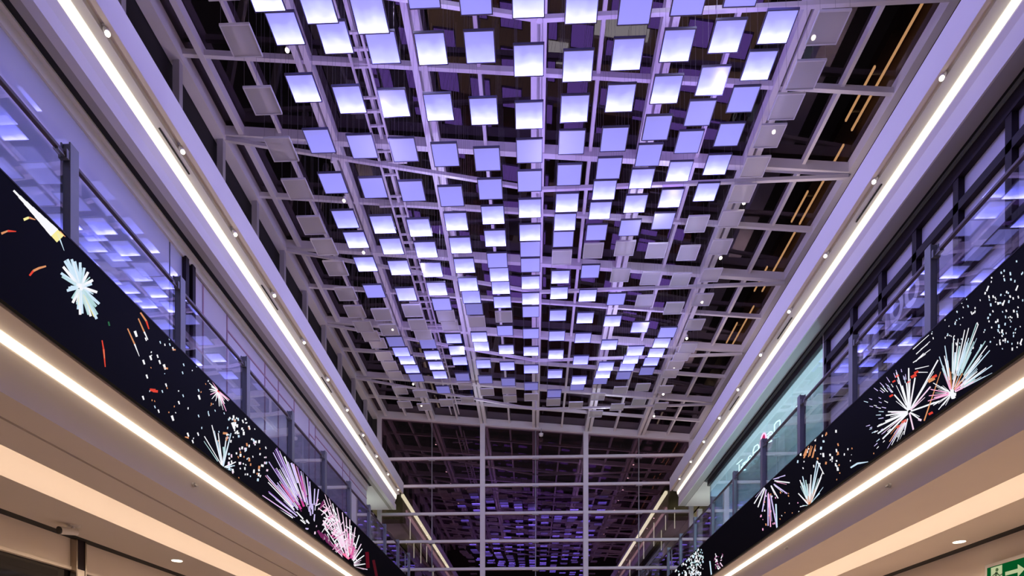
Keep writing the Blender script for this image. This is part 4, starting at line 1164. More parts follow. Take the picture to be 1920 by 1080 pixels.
(17.86,4.029,17.864,4.012,18.009,4.048,18.005,4.065,0),
(17.561,4.008,17.48,4.006,17.247,3.845,17.326,3.846,13),
(17.618,3.84,17.69,3.84,17.825,3.936,17.751,3.93,0),
(17.716,3.954,17.756,3.975,17.579,3.991,17.539,3.97,10),
(17.935,4.317,17.846,4.289,17.945,4.188,18.035,4.216,13),
(17.944,4.317,17.888,4.316,17.781,4.246,17.836,4.247,0),
(17.712,3.959,17.65,3.957,17.462,3.84,17.523,3.84,13),
(17.691,4.025,17.681,3.995,17.774,4.013,17.784,4.043,13),
(17.809,4.242,17.799,4.259,17.607,4.204,17.616,4.187,10),
(17.911,4.322,17.973,4.335,17.992,4.387,17.931,4.374,0),
(18.018,4.303,17.93,4.286,17.888,4.183,17.975,4.2,10),
(17.964,4.111,17.928,4.118,17.773,4.05,17.809,4.042,10),
(17.555,3.84,17.632,3.84,17.716,3.893,17.638,3.892,0),
(17.215,4.101,17.298,4.115,17.362,4.226,17.279,4.211,10),
(17.84,4.02,17.823,4.035,17.593,3.963,17.609,3.948,10),
(17.544,3.875,17.549,3.904,17.464,3.886,17.459,3.858,10),
(18.061,4.182,18.128,4.203,18.021,4.287,17.955,4.266,10),
(17.756,4.077,17.856,4.106,17.835,4.133,17.735,4.104,13),
(17.733,4.121,17.735,4.102,17.841,4.128,17.839,4.147,13),
(17.846,4.191,17.756,4.156,17.904,4.097,17.996,4.132,0),
(17.953,4.195,17.883,4.19,17.751,4.085,17.819,4.089,0),
(18.065,4.258,18.005,4.257,17.825,4.142,17.884,4.143,0),
(13.585,4.55,13.531,4.534,13.518,4.495,13.572,4.51,5),
(14.307,4.279,14.272,4.27,14.263,4.247,14.299,4.255,5),
(12.892,4.398,12.858,4.389,12.846,4.363,12.881,4.372,3),
(14.428,4.419,14.362,4.4,14.353,4.349,14.419,4.368,5),
(12.443,4.056,12.4,4.042,12.4,4.019,12.443,4.032,5),
(14.205,4.465,14.141,4.443,14.147,4.406,14.211,4.427,0),
(14.212,4.672,14.155,4.655,14.146,4.607,14.202,4.624,3),
(12.91,4.357,12.862,4.349,12.832,4.307,12.88,4.315,3),
(14.244,4.611,14.208,4.603,14.188,4.568,14.224,4.576,0),
(12.393,3.863,12.349,3.847,12.356,3.84,12.401,3.84,0),
(14.33,4.072,14.259,4.053,14.25,3.997,14.32,4.015,5),
(14.115,4.768,14.069,4.755,14.058,4.718,14.103,4.731,0),
(12.7,3.932,12.663,3.919,12.67,3.899,12.707,3.913,3),
(13.054,4.462,13.024,4.449,13.034,4.436,13.064,4.449,5),
(14.461,4.403,14.394,4.385,14.387,4.349,14.454,4.367,5),
(12.841,4.177,12.811,4.166,12.821,4.141,12.85,4.153,0),
(13.65,4.003,13.594,3.992,13.571,3.946,13.627,3.957,5),
(14.146,4.128,14.079,4.112,14.056,4.058,14.123,4.073,3),
(13.942,4.266,13.903,4.249,13.927,4.225,13.967,4.242,3),
(13.76,4.643,13.713,4.625,13.725,4.589,13.771,4.607,0),
(13.283,4.629,13.243,4.611,13.261,4.589,13.302,4.607,5),
(13.588,4.182,13.553,4.166,13.577,4.151,13.611,4.167,5),
(13.84,4.717,13.788,4.695,13.809,4.661,13.861,4.683,3),
(13.069,4.053,13.031,4.042,13.028,4.02,13.066,4.031,3),
(13.633,4.653,13.589,4.64,13.577,4.606,13.621,4.619,3),
(13.713,4.013,13.664,3.999,13.66,3.963,13.709,3.977,5),
(13.245,4.04,13.215,4.038,13.183,4.007,13.212,4.008,0),
(13.321,4.576,13.271,4.564,13.243,4.512,13.293,4.523,3),
(13.845,4.715,13.787,4.695,13.789,4.652,13.847,4.673,3),
(13.835,4.338,13.778,4.319,13.781,4.273,13.839,4.291,5),
(13.334,4,13.293,3.991,13.279,3.958,13.32,3.967,3)]
# ------------------------------------------------------------------ materials
def srgb(r, g, b):
    f = lambda c: (c/255/12.92) if c/255 <= .04045 else ((c/255+.055)/1.055)**2.4
    return (f(r), f(g), f(b), 1)
def new_mat(name):
    m = bpy.data.materials.new(name); m.use_nodes = True
    m.node_tree.nodes.clear()
    return m, m.node_tree.nodes, m.node_tree.links
def principled(name, col, rough=.5, metal=0, noise=.0, scale=4, spec=.5, bump=0, col2=None):
    m, N, L = new_mat(name)
    o = N.new('ShaderNodeOutputMaterial'); b = N.new('ShaderNodeBsdfPrincipled')
    b.inputs['Base Color'].default_value = col; b.inputs['Roughness'].default_value = rough
    b.inputs['Metallic'].default_value = metal; b.inputs['Specular IOR Level'].default_value = spec
    if noise or bump:
        tc = N.new('ShaderNodeTexCoord'); n = N.new('ShaderNodeTexNoise'); n.inputs['Scale'].default_value = scale
        n.inputs['Detail'].default_value = 4
        L.new(tc.outputs['Object'], n.inputs['Vector'])
        if noise:
            mx = N.new('ShaderNodeMix'); mx.data_type = 'RGBA'
            mx.inputs['A'].default_value = col
            mx.inputs['B'].default_value = col2 or tuple(c*(1-noise) for c in col[:3])+(1,)
            L.new(n.outputs['Fac'], mx.inputs['Factor']); L.new(mx.outputs['Result'], b.inputs['Base Color'])
        if bump:
            bp = N.new('ShaderNodeBump'); bp.inputs['Strength'].default_value = bump
            L.new(n.outputs['Fac'], bp.inputs['Height']); L.new(bp.outputs['Normal'], b.inputs['Normal'])
    L.new(b.outputs['BSDF'], o.inputs['Surface'])
    return m
def emit(name, col, strength):
    m, N, L = new_mat(name)
    o = N.new('ShaderNodeOutputMaterial'); e = N.new('ShaderNodeEmission')
    e.inputs['Color'].default_value = col; e.inputs['Strength'].default_value = strength
    L.new(e.outputs[0], o.inputs['Surface']); return m
def glass(name, tint, k, refl=(1, 1, 1, 1), rough=0.0, body=None, body_amt=0.0):
    """clear pane: transparent plus a mirror reflection that grows at grazing angles"""
    m, N, L = new_mat(name)
    o = N.new('ShaderNodeOutputMaterial')
    t = N.new('ShaderNodeBsdfTransparent'); t.inputs['Color'].default_value = tint
    g = N.new('ShaderNodeBsdfGlossy'); g.inputs['Color'].default_value = refl; g.inputs['Roughness'].default_value = rough
    lw = N.new('ShaderNodeLayerWeight'); lw.inputs['Blend'].default_value = .5
    p = N.new('ShaderNodeMath'); p.operation = 'POWER'; p.inputs[1].default_value = 5
    a = N.new('ShaderNodeMath'); a.operation = 'MULTIPLY_ADD'; a.inputs[1].default_value = .95*k; a.inputs[2].default_value = .045*k
    a.use_clamp = True
    L.new(lw.outputs['Facing'], p.inputs[0]); L.new(p.outputs[0], a.inputs[0])
    mx = N.new('ShaderNodeMixShader')
    under = t.outputs[0]
    if body:
        d = N.new('ShaderNodeBsdfDiffuse'); d.inputs['Color'].default_value = body
        m2 = N.new('ShaderNodeMixShader'); m2.inputs[0].default_value = body_amt
        L.new(t.outputs[0], m2.inputs[1]); L.new(d.outputs[0], m2.inputs[2]); under = m2.outputs[0]
    L.new(a.outputs[0], mx.inputs[0]); L.new(under, mx.inputs[1]); L.new(g.outputs[0], mx.inputs[2])
    L.new(mx.outputs[0], o.inputs['Surface']); return m
def panel_lit():
    """edge-lit light tile: the tile's own light runs from violet to white along its length;
    each tile's dimmer setting is its object colour (red = whiteness, green = level)"""
    m, N, L = new_mat('light_tile')
    o = N.new('ShaderNodeOutputMaterial'); e = N.new('ShaderNodeEmission')
    oi = N.new('ShaderNodeObjectInfo'); sp = N.new('ShaderNodeSeparateColor')
    L.new(oi.outputs['Color'], sp.inputs[0])
    tc = N.new('ShaderNodeTexCoord'); sx = N.new('ShaderNodeSeparateXYZ'); L.new(tc.outputs['Generated'], sx.inputs[0])
    n = N.new('ShaderNodeTexNoise'); n.inputs['Scale'].default_value = 2.2; n.inputs['Detail'].default_value = 1
    va = N.new('ShaderNodeVectorMath'); va.operation = 'ADD'
    sc = N.new('ShaderNodeCombineXYZ')
    mu = N.new('ShaderNodeMath'); mu.operation = 'MULTIPLY'; mu.inputs[1].default_value = 37.0
    L.new(oi.outputs['Random'], mu.inputs[0]); L.new(mu.outputs[0], sc.inputs[0]); L.new(mu.outputs[0], sc.inputs[2])
    L.new(tc.outputs['Generated'], va.inputs[0]); L.new(sc.outputs[0], va.inputs[1]); L.new(va.outputs[0], n.inputs['Vector'])
    na = N.new('ShaderNodeMath'); na.operation = 'MULTIPLY_ADD'; na.inputs[1].default_value = .36; na.inputs[2].default_value = -.16
    L.new(n.outputs['Fac'], na.inputs[0])
    ad = N.new('ShaderNodeMath'); ad.operation = 'ADD'; L.new(sx.outputs['Y'], ad.inputs[0]); L.new(na.outputs[0], ad.inputs[1])
    ml = N.new('ShaderNodeMath'); ml.operation = 'MULTIPLY'; L.new(ad.outputs[0], ml.inputs[0]); L.new(sp.outputs[0], ml.inputs[1])
    r = N.new('ShaderNodeValToRGB'); el = r.color_ramp.elements
    el[0].position = 0; el[0].color = (.27, .255, .84, 1)
    el[1].position = 1.0; el[1].color = (2.8, 2.7, 9.0, 1)
    q = el.new(.25); q.color = (.33, .32, 1.3, 1)
    q = el.new(.55); q.color = (.54, .57, 3.0, 1)
    q = el.new(.78); q.color = (.88, .90, 5.0, 1)
    L.new(ml.outputs[0], r.inputs[0]); L.new(r.outputs[0], e.inputs['Color'])
    L.new(sp.outputs[1], e.inputs['Strength'])
    g = N.new('ShaderNodeBsdfPrincipled'); g.inputs['Base Color'].default_value = (.12, .12, .14, 1); g.inputs['Roughness'].default_value = .25
    s = N.new('ShaderNodeAddShader'); L.new(e.outputs[0], s.inputs[0]); L.new(g.outputs[0], s.inputs[1])
    L.new(s.outputs[0], o.inputs['Surface']); return m
def mesh_tile():
    """unlit tile: fine perforated grey sheet, partly see-through"""
    m, N, L = new_mat('unlit_tile')
    o = N.new('ShaderNodeOutputMaterial')
    d = N.new('ShaderNodeBsdfPrincipled'); d.inputs['Base Color'].default_value = (.62, .60, .58, 1); d.inputs['Roughness'].default_value = .4
    t = N.new('ShaderNodeBsdfTransparent')
    mx = N.new('ShaderNodeMixShader'); mx.inputs[0].default_value = .58
    L.new(t.outputs[0], mx.inputs[1]); L.new(d.outputs[0], mx.inputs[2]); L.new(mx.outputs[0], o.inputs['Surface']); return m
def screen_content():
    m, N, L = new_mat('screen_content')
    o = N.new('ShaderNodeOutputMaterial'); e = N.new('ShaderNodeEmission')
    a = N.new('ShaderNodeAttribute'); a.attribute_name = 'pixel'
    L.new(a.outputs['Color'], e.inputs['Color']); e.inputs['Strength'].default_value = 1.0
    L.new(e.outputs[0], o.inputs['Surface']); return m
def screen_black():
    m, N, L = new_mat('screen_black')
    o = N.new('ShaderNodeOutputMaterial'); b = N.new('ShaderNodeBsdfPrincipled')
    b.inputs['Base Color'].default_value = (.002, .002, .0025, 1); b.inputs['Roughness'].default_value = .6
    b.inputs['Specular IOR Level'].default_value = .05
    L.new(b.outputs[0], o.inputs['Surface']); return m

M_white = principled('white_plaster', (.78, .76, .74, 1), .6, noise=.04, scale=2)
M_soffit = principled('soffit_paint', (.60, .53, .47, 1), .7, noise=.05, scale=1.5)
M_grey = principled('grey_soffit', (.47, .45, .44, 1), .6, noise=.06, scale=2)
M_olive = principled('olive_soffit', (.42, .40, .34, 1), .6)
M_black = principled('black_gap', (.012, .012, .012, 1), .8)
M_steel = principled('white_steel', (.66, .63, .62, 1), .45, noise=.06, scale=3)
M_steel2 = principled('grey_steel', (.40, .38, .39, 1), .5, noise=.08, scale=3)
M_post = principled('post_steel', (.25, .27, .27, 1), .42, metal=.3, noise=.2, scale=6)
M_rail = principled('rail_wood', (.075, .05, .05, 1), .35)
M_frame = principled('maroon_black_frame', (.018, .011, .016, 1), .5, spec=.2)
M_tframe = principled('tile_frame', (.10, .09, .15, 1), .4, metal=.5)
M_gframe = principled('unlit_tile_frame', (.55, .53, .55, 1), .5)
M_cable = principled('cable_steel', (.20, .19, .20, 1), .4, metal=.6)
M_chrome = principled('brushed_steel', (.38, .33, .28, 1), .22, metal=1)
M_floor = principled('floor_tile', (.62, .52, .42, 1), .25, noise=.15, scale=.6)
M_beige = principled('beige_panel', (.76, .66, .55, 1), .5, noise=.04, scale=1)
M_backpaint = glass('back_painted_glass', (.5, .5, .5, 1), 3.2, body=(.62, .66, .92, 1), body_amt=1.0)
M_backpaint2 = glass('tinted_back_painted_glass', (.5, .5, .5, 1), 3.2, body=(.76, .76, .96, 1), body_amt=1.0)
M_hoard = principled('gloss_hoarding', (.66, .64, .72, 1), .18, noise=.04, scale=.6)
M_joint = principled('pink_joint', (.36, .20, .26, 1), .5)
M_dglass = principled('dark_shop_glass', (.015, .014, .013, 1), .05, spec=.6)
M_teal = principled('teal_wall', (.66, .74, .80, 1), .6, noise=.08, scale=1)
M_olivewall = principled('dim_olive_wall', (.13, .12, .085, 1), .8)
M_void = principled('night_dark', (.010, .008, .008, 1), .9)
M_sensor = principled('sensor_plastic', (.45, .42, .40, 1), .5)
M_cam = principled('camera_plastic', (.62, .58, .54, 1), .4)
M_lensk = principled('camera_lens', (.006, .006, .006, 1), .12)
M_letter = principled('letter_metal', (.80, .78, .86, 1), .3)
M_green = principled('sign_green', srgb(8, 92, 40), .45)
M_pict = emit('sign_picture', srgb(205, 214, 165), .8)
M_greenglow = emit('sign_green_lit', srgb(8, 92, 42), .75)
M_led = emit('led_warm', (1.0, .90, .78, 1), 1.3)
M_led_low = emit('led_warm_low', (1.0, .84, .64, 1), 4.0)
M_cove = emit('cove_warm', (1.0, .80, .62, 1), 16.0)
M_spot = emit('spot_lens', (1.0, .88, .70, 1), 14.0)
M_down = emit('downlight_lens', (1.0, .90, .72, 1), 4.0)
M_top = emit('tile_top_glow', (.35, .20, .95, 1), 2.8)
M_neon = emit('neon_white', (.62, .95, 1.0, 1), 1.4)
M_neonpink = emit('neon_pink', (1.0, .55, .85, 1), 1.3)
M_crimson = emit('sign_crimson', (.62, .03, .16, 1), .8)
M_gold = emit('strip_gold', (1.0, .58, .26, 1), 4.5)
M_hall = emit('hall_strip', (1.0, .88, .62, 1), 2.4)
M_pend = emit('pendant_glow', (1.0, .90, .70, 1), 1.1)
M_blue = emit('blue_tube', (.03, .05, .55, 1), .8)
M_tealight = emit('shop_lamp', (.85, 1.0, .95, 1), 6.0)
M_tile = panel_lit(); M_unlit = mesh_tile(); M_pix = screen_content(); M_scr = screen_black()
M_bal = glass('balustrade_glass', (.90, .93, .96, 1), 2.3)
M_roofglass = glass('roof_glass', (.35, .33, .33, 1), 1.25, refl=(1.0, .80, .95, 1))
M_endglass = glass('end_wall_glass', (.6, .6, .6, 1), 2.5, refl=(1.0, .58, .84, 1))
M_shopglass = glass('shop_glass', (.80, .92, .95, 1), 1.2)

# ------------------------------------------------------------------ geometry helpers
OFF = {}
class MB:
    """collects boxes, prisms and tubes given in (x, y, height above eye) and links them as one mesh"""
    def __init__(s): s.v = []; s.f = []; s.mi = []; s.cur = 0
    def face(s, pts):
        n = len(s.v); s.v += [(p[0], p[1], p[2]+EYE) for p in pts]
        s.f.append(tuple(range(n, n+len(pts)))); s.mi.append(s.cur)
    def box(s, x0, x1, y0, y1, h0, h1):
        n = len(s.v)
        s.v += [(x, y, h+EYE) for h in (h0, h1) for y in (y0, y1) for x in (x0, x1)]
        for q in ((0,2,3,1), (4,5,7,6), (0,1,5,4), (2,6,7,3), (0,4,6,2), (1,3,7,5)):
            s.f.append(tuple(n+i for i in q)); s.mi.append(s.cur)
        return s
    def prism(s, prof, y0, y1):
        """closed (x, h) outline run along the hall"""
        n = len(s.v); k = len(prof)
        s.v += [(x, y, h+EYE) for y in (y0, y1) for x, h in prof]
        s.f.append(tuple(n+i for i in range(k))); s.f.append(tuple(n+k+i for i in reversed(range(k)))); s.mi += [s.cur]*2
        for i in range(k):
            j = (i+1) % k
            s.f.append((n+i, n+k+i, n+k+j, n+j)); s.mi.append(s.cur)
        return s
    def tube(s, p0, p1, r, n=8, r1=None, caps=True):
        a, b = Vector(p0), Vector(p1); d = (b-a).normalized()
        u = d.orthogonal().normalized(); w = d.cross(u); r1 = r if r1 is None else r1
        b0 = len(s.v)
        for c, rr in ((a, r), (b, r1)):
            for i in range(n):
                t = 2*math.pi*i/n; q = c+(u*math.cos(t)+w*math.sin(t))*rr
                s.v.append((q.x, q.y, q.z+EYE))
        for i in range(n):
            j = (i+1) % n
            s.f.append((b0+i, b0+j, b0+n+j, b0+n+i)); s.mi.append(s.cur)
        if caps:
            s.f.append(tuple(b0+i for i in reversed(range(n)))); s.f.append(tuple(b0+n+i for i in range(n))); s.mi += [s.cur]*2
        return s
    def beam(s, p0, p1, w, h):
        """rectangular bar between two points, w wide (horizontally), h deep"""
        a, b = Vector(p0), Vector(p1); d = (b-a).normalized()
        u = d.cross(Vector((0, 0, 1))).normalized(); v = u.cross(d)
        n = len(s.v)
        for c in (a, b):
            for x, y in ((-1,-1), (1,-1), (1,1), (-1,1)):
                q = c+u*(x*w/2)+v*(y*h/2); s.v.append((q.x, q.y, q.z+EYE))
        for q in ((0,1,2,3), (7,6,5,4), (0,4,5,1), (1,5,6,2), (2,6,7,3), (3,7,4,0)):
            s.f.append(tuple(n+i for i in q)); s.mi.append(s.cur)
        return s
    def poly(s, pts, r, n=6):
        for a, b in zip(pts, pts[1:]): s.tube(a, b, r, n)
        return s
    def build(s, name, mats, parent=None, smooth=False, bevel=0):
        me = bpy.data.meshes.new(name)
        if parent is not None: o0 = OFF[parent.name]
        else:
            xs, ys, zs = zip(*s.v)
            o0 = Vector(((min(xs)+max(xs))/2, (min(ys)+max(ys))/2, min(zs)))
        me.from_pydata([Vector(v)-o0 for v in s.v], [], s.f)
        if not isinstance(mats, (list, tuple)): mats = [mats]
        for m in mats: me.materials.append(m)
        me.polygons.foreach_set('material_index', s.mi)
        bm = bmesh.new(); bm.from_mesh(me); bmesh.ops.recalc_face_normals(bm, faces=bm.faces); bm.to_mesh(me); bm.free()
        if smooth: me.polygons.foreach_set('use_smooth', [True]*len(me.polygons))
        me.update()
        o = bpy.data.objects.new(name, me); COL.objects.link(o)
        if bevel:
            b = o.modifiers.new('soft_edges', 'BEVEL'); b.width = bevel; b.segments = 2; b.limit_method = 'ANGLE'
        if parent is not None: o.parent = parent
        else: o.location = o0
        OFF[o.name] = o0.copy()
        return o
def tag(o, label=None, cat=None, group=None, kind=None):
    if label: o['label'] = label
    if cat: o['category'] = cat
    if group: o['group'] = group
    if kind: o['kind'] = kind
    return o
def thing(name, label, cat, loc, group=None, kind=None):
    o = bpy.data.objects.new(name, None); COL.objects.link(o); o.empty_display_size = .1
    o.location = (loc[0], loc[1], loc[2]+EYE); OFF[o.name] = Vector(o.location)
    return tag(o, label, cat, group, kind)
def copy_tree(o, parent=None):
    c = o.copy(); COL.objects.link(c); OFF[c.name] = OFF.get(o.name, Vector()).copy()
    if parent is not None: c.parent = parent
    for ch in list(o.children): copy_tree(ch, c)
    return c
def structure(o): o['kind'] = 'structure'; return o
def ordinal(n): return ['first','second','third','fourth','fifth','sixth','seventh','eighth','ninth','tenth','eleventh','twelfth','thirteenth','fourteenth','fifteenth','sixteenth','seventeenth','eighteenth','nineteenth','twentieth','twenty-first','twenty-second','twenty-third','twenty-fourth'][n-1]

Y0, Y1 = 1.0, 26.4            # run of the balconies and bulkheads
YE = 27.4                     # glass end wall
def roof_h(x): return 12.50-.0917*x

# ------------------------------------------------------------------ the hall: floor, slabs, bulkheads, walls
structure(MB().box(-12.5, 12.5, -3, 47, -1.75, -1.6).build('floor', M_floor))
LOWER = {'left': -1, 'right': 1}
def side_x(side, pts): return [((-x if side == 'left' else x), h) for x, h in pts]
# lower slab: (distance from centre, height); the led strip sits in the inner corner
def lower_slab(side, xs, hb, hf, fx):
    k = -1 if side == 'left' else 1
    P = [(xs+.10, 4.88), (xs+.10, hb), (fx, hb), (fx, hf), (6.08, hf), (6.08, hf+.05), (6.13, hf+.05), (6.13, hf)] if side == 'left' else \
        [(xs+.10, 4.88), (xs+.10, hb), (fx, hb), (fx, hf)]
    P += [(6.75 if side == 'left' else 6.94, hf)]
    a = P[-1][0]; b = 7.66 if side == 'left' else 7.78
    P += [(a, hf+.5), (b, hf+.5), (b, hf), (8.98, hf), (8.98, hf+.35), (9.3, hf+.35), (9.3, 4.88)]
    o = MB().prism([(k*x, h) for x, h in P], Y0, Y1).build('ceiling', M_soffit)
    return structure(o)
lower_slab('left', 5.10, 3.87, 3.27, 5.60)
lower_slab('right', 5.35, 3.83, 3.25, 5.84)
def upper_bulkhead(side):
    k = -1 if side == 'left' else 1
    m = MB()
    if side == 'left':
        P = [(5.70, 9.64), (5.72, 9.19), (5.80, 9.19), (5.80, 9.25), (5.88, 9.25), (5.88, 9.16), (6.05, 9.12), (6.05, 8.92), (6.10, 8.78), (6.04, 8.70), (6.04, 8.48), (6.19, 8.48), (6.19, 9.64)]
        Q = [(6.19, 8.485), (6.33, 8.485), (6.33, 8.7), (6.19, 8.7)]
        R = [(6.43, 8.46), (6.5, 8.46), (6.5, 8.30), (6.56, 8.30), (6.56, 8.9), (6.43, 8.9)]
        B = [(6.33, 8.49), (6.43, 8.49), (6.43, 8.7), (6.33, 8.7)]
    else:
        P = [(5.90, 9.69), (5.90, 9.16), (5.97, 9.16), (5.97, 9.22), (6.04, 9.22), (6.04, 9.16), (6.25, 9.13), (6.25, 8.96), (6.31, 8.85), (6.28, 8.82), (6.27, 8.50), (6.30, 8.50), (6.30, 9.69)]
        Q = [(6.30, 8.50), (6.56, 8.50), (6.56, 8.7), (6.30, 8.7)]
        R = [(6.61, 8.50), (6.64, 8.50), (6.64, 8.46), (6.78, 8.46), (6.78, 8.9), (6.61, 8.9)]
        B = [(6.56, 8.51), (6.61, 8.51), (6.61, 8.7), (6.56, 8.7)]
    f = lambda q: [(k*x, h) for x, h in q]
    structure(m.prism(f(P), Y0, Y1).build('trim_1' if side == 'left' else 'trim_2', M_white))
    m = MB(); m.cur = 0; m.prism(f(Q), Y0, Y1); m.cur = 1; m.prism(f(B), Y0, 23.5); m.cur = 2; m.prism(f(R), Y0, 23.5)  # black B prism paints the shade inside the ceiling slot
    m.cur = 3
    structure(m.build('ceiling', [M_olive if side == 'left' else M_grey, M_black, M_white if side == 'left' else M_post]))
upper_bulkhead('left'); upper_bulkhead('right')
m = MB(); m.box(-5.80, -5.722, Y0, Y1, 9.182, 9.19); m.box(-5.88, -5.80, Y0, Y1, 9.24, 9.249); structure(m.build('trim_7', M_beige))  # beige tone paints the warm spot light lying in the groove
m = MB(); m.box(5.902, 5.97, Y0, Y1, 9.152, 9.16); m.box(5.97, 6.04, Y0, Y1, 9.21, 9.219); structure(m.build('trim_8', M_beige))  # same painted warmth in the right groove
# corridor ceiling ends beyond the shopfronts, and set-back walls
for k, n in ((-1, 'left'), (1, 'right')):
    a = 6.33 if k < 0 else 6.56
    structure(MB().box(*sorted((k*a, k*8.2)), 23.5, Y1, 8.485, 8.7).build('ceiling', M_white))
    structure(MB().box(*sorted((k*7.9, k*8.1)), 23.5, Y1, 4.88, 8.485).build('wall_'+n, M_white))
# ground-level shop walls
structure(MB().box(-9.32, -9.2, Y0, Y1, 2.70, 3.62).build('wall_left', M_beige))
structure(MB().box(9.2, 9.32, Y0, Y1, 0.9, 3.62).build('wall_right', M_beige))
structure(MB().box(9.2, 9.32, Y0, Y1, -1.6, 0.9).build('wall_right', M_beige))
w = structure(bpy.data.objects.new('window_1', None)); COL.objects.link(w); w.location = (-9.25, 13, 0); OFF[w.name] = Vector(w.location)
MB().box(-9.30, -9.26, Y0, Y1, -1.6, 2.66).build('pane', M_dglass, w)
MB().box(-9.27, -9.17, Y0, Y1, 2.64, 2.70).build('head_frame', M_beige, w)
for y in (4.5, 8.25, 15.75, 19.5, 23.2): MB().box(-9.27, -9.19, y-.04, y+.04, -1.6, 2.64).build('mullion', M_chrome, w)
structure(MB().box(-9.2, -8.97, Y0, Y1, 3.262, 3.45).build('trim_9', M_black)); structure(MB().box(8.97, 9.2, Y0, Y1, 3.242, 3.45).build('trim_10', M_black))  # black fill puts the shade of the soffit slots into colour
structure(MB().box(-13, 13, -3.2, -3.0, -1.6, 3.2).build('wall_back', M_beige))

# steel-clad column under the left balcony
c = thing('column', 'brushed steel clad column with dark recessed front under left balcony', 'column', (-9.12, 11.83, -1.6))
m = MB(); m.box(-9.2, -9.07, 11.69, 11.73, -1.6, 3.26); m.box(-9.2, -9.07, 11.93, 11.97, -1.6, 3.26); m.build('edge_trim', M_chrome, c, bevel=.004)
MB().box(-9.2, -9.09, 11.73, 11.93, -1.6, 3.26).build('core', M_frame, c)
MB().box(-9.09, -9.08, 11.74, 11.92, -1.6, 2.66).build('access_panel', M_beige, c)

# led strips -------------------------------------------------------
def strip(label, prof, y0, y1, mat, name='led_strip'):
    return tag(MB().prism(prof, y0, y1).build(name, mat), label, 'light strip')
strip('bright warm white light strip along the upper left bulkhead', [(-6.05, 9.11), (-6.05, 8.93), (-6.02, 8.95), (-6.0, 9.11)], Y0, Y1-.03, M_led)
strip('bright warm white light strip along the upper right bulkhead', [(6.25, 9.115), (6.25, 8.985), (6.22, 9.0), (6.2, 9.115)], Y0, Y1-.03, M_led)
strip('warm light strip under the left fireworks screen', [(-5.60, 3.86), (-5.60, 3.79), (-5.58, 3.79), (-5.53, 3.86)], Y0, Y1-.03, M_led_low)
strip('warm light strip under the right fireworks screen', [(5.84, 3.82), (5.84, 3.75), (5.82, 3.75), (5.77, 3.82)], Y0, Y1-.03, M_led_low)
strip('warm cove strip recessed in the soffit of the left balcony', [(-6.82, 3.60), (-6.82, 3.68), (-6.76, 3.68), (-6.76, 3.60)], Y0+.1, Y1-.1, M_cove, 'cove_light')
strip('warm cove strip recessed in the soffit of the right balcony', [(7.01, 3.58), (7.01, 3.66), (6.95, 3.66), (6.95, 3.58)], Y0+.1, Y1-.1, M_cove, 'cove_light')

# fireworks screens -----------------------------------------------------
PAL = [(.95,.95,1.0), (.62,.80,.95), (.46,.68,.70), (.72,.30,.14), (.75,.06,.04), (1.0,.45,.72), (.60,.06,.30), (.34,.16,.62), (.95,.85,.35), (.10,.004,.012), (.16,.02,.10), (.66,.56,.95), (.03,.14,.07), (.95,.70,.88), (.95,.10,.28), (.07,.006,.012)]
def screen(label, X, k, top, bot, data):
    # glossy black cabinet with the picture's light marks standing 2 mm proud of the face
    r = thing('video_screen', label, 'screen', (X, 14, bot))
    MB().box(*sorted((X, X+k*.055)), Y0, Y1, bot, top).build('cabinet', M_scr, r)
    v = []; f = []; c = []
    fx = X-k*.002
    for q in data:
        n = len(v)
        for i in range(4): v.append((fx, q[2*i], q[2*i+1]+EYE))
        f.append((n, n+1, n+2, n+3)); c += [PAL[int(q[8])]]*4
    me = bpy.data.meshes.new('picture'); o0 = OFF[r.name]
    me.from_pydata([Vector(p)-o0 for p in v], [], f)
    a = me.color_attributes.new('pixel', 'FLOAT_COLOR', 'POINT')
    for i, p in enumerate(c): a.data[i].color = (*p, 1)
    me.materials.append(M_pix)
    o = bpy.data.objects.new('picture', me); COL.objects.link(o); o.parent = r
    tag(o, 'bright fireworks picture on the black screen')
    MB().box(*sorted((X-k*.004, X+k*.058)), Y0, Y1, top, top+.015).build('top_trim', M_frame, r)
    return r
screen('long black video band on left balcony with purple pink fireworks', -5.10, -1, 5.10, 3.87, SCREEN_LEFT)
screen('long black video band on right balcony with white orange fireworks', 5.35, 1, 5.00, 3.83, SCREEN_RIGHT)

# balustrades -----------------------------------------------------------
def balustrade(label, X, k, ys, top):
    r = thing('glass_balustrade', label, 'railing', (X, 14, 4.88))
    for y in ys:
        p = MB(); p.box(*sorted((X+k*.09, X+k*.11)), y-.02, y+.11, 4.88, top+.16); p.box(*sorted((X+k*.19, X+k*.21)), y-.02, y+.11, 4.88, top+.16)
        p.box(*sorted((X+k*.11, X+k*.19)), y-.005, y+.095, 4.88, top+.155)
        po = p.build('post', M_post, r, bevel=.004)
        q = MB().box(*sorted((X+k*.10, X+k*.20)), y-.06, y-.02, top-.05, top+.05); q.box(*sorted((X+k*.12, X+k*.18)), y-.16, y-.06, top-.04, top-.022)
        q.build('rail_bracket', M_post, po)
    ends = [Y0]+list(ys)+[Y1+.2]
    for a, b in zip(ends, ends[1:]):
        if b-a < .4: continue
        MB().box(*sorted((X+k*.135, X+k*.147)), a+.14, b-.06, 4.90, top-.06).build('glass_pane', M_bal, r)
    m = MB().beam((X+k*.15, Y0, top), (X+k*.15, Y1+.2, top), .055, .045); m.build('handrail', M_rail, r, bevel=.008)
    return r
balustrade('glass balustrade with dark posts above the left fireworks screen', -5.10, -1, [2.48, 4.56, 6.62]+[8.74+2.06*i for i in range(9)], 6.13)
balustrade('glass balustrade with dark posts above the right fireworks screen', 5.35, 1, [2.37, 4.41, 6.46]+[8.50+2.03*i for i in range(9)], 6.13)

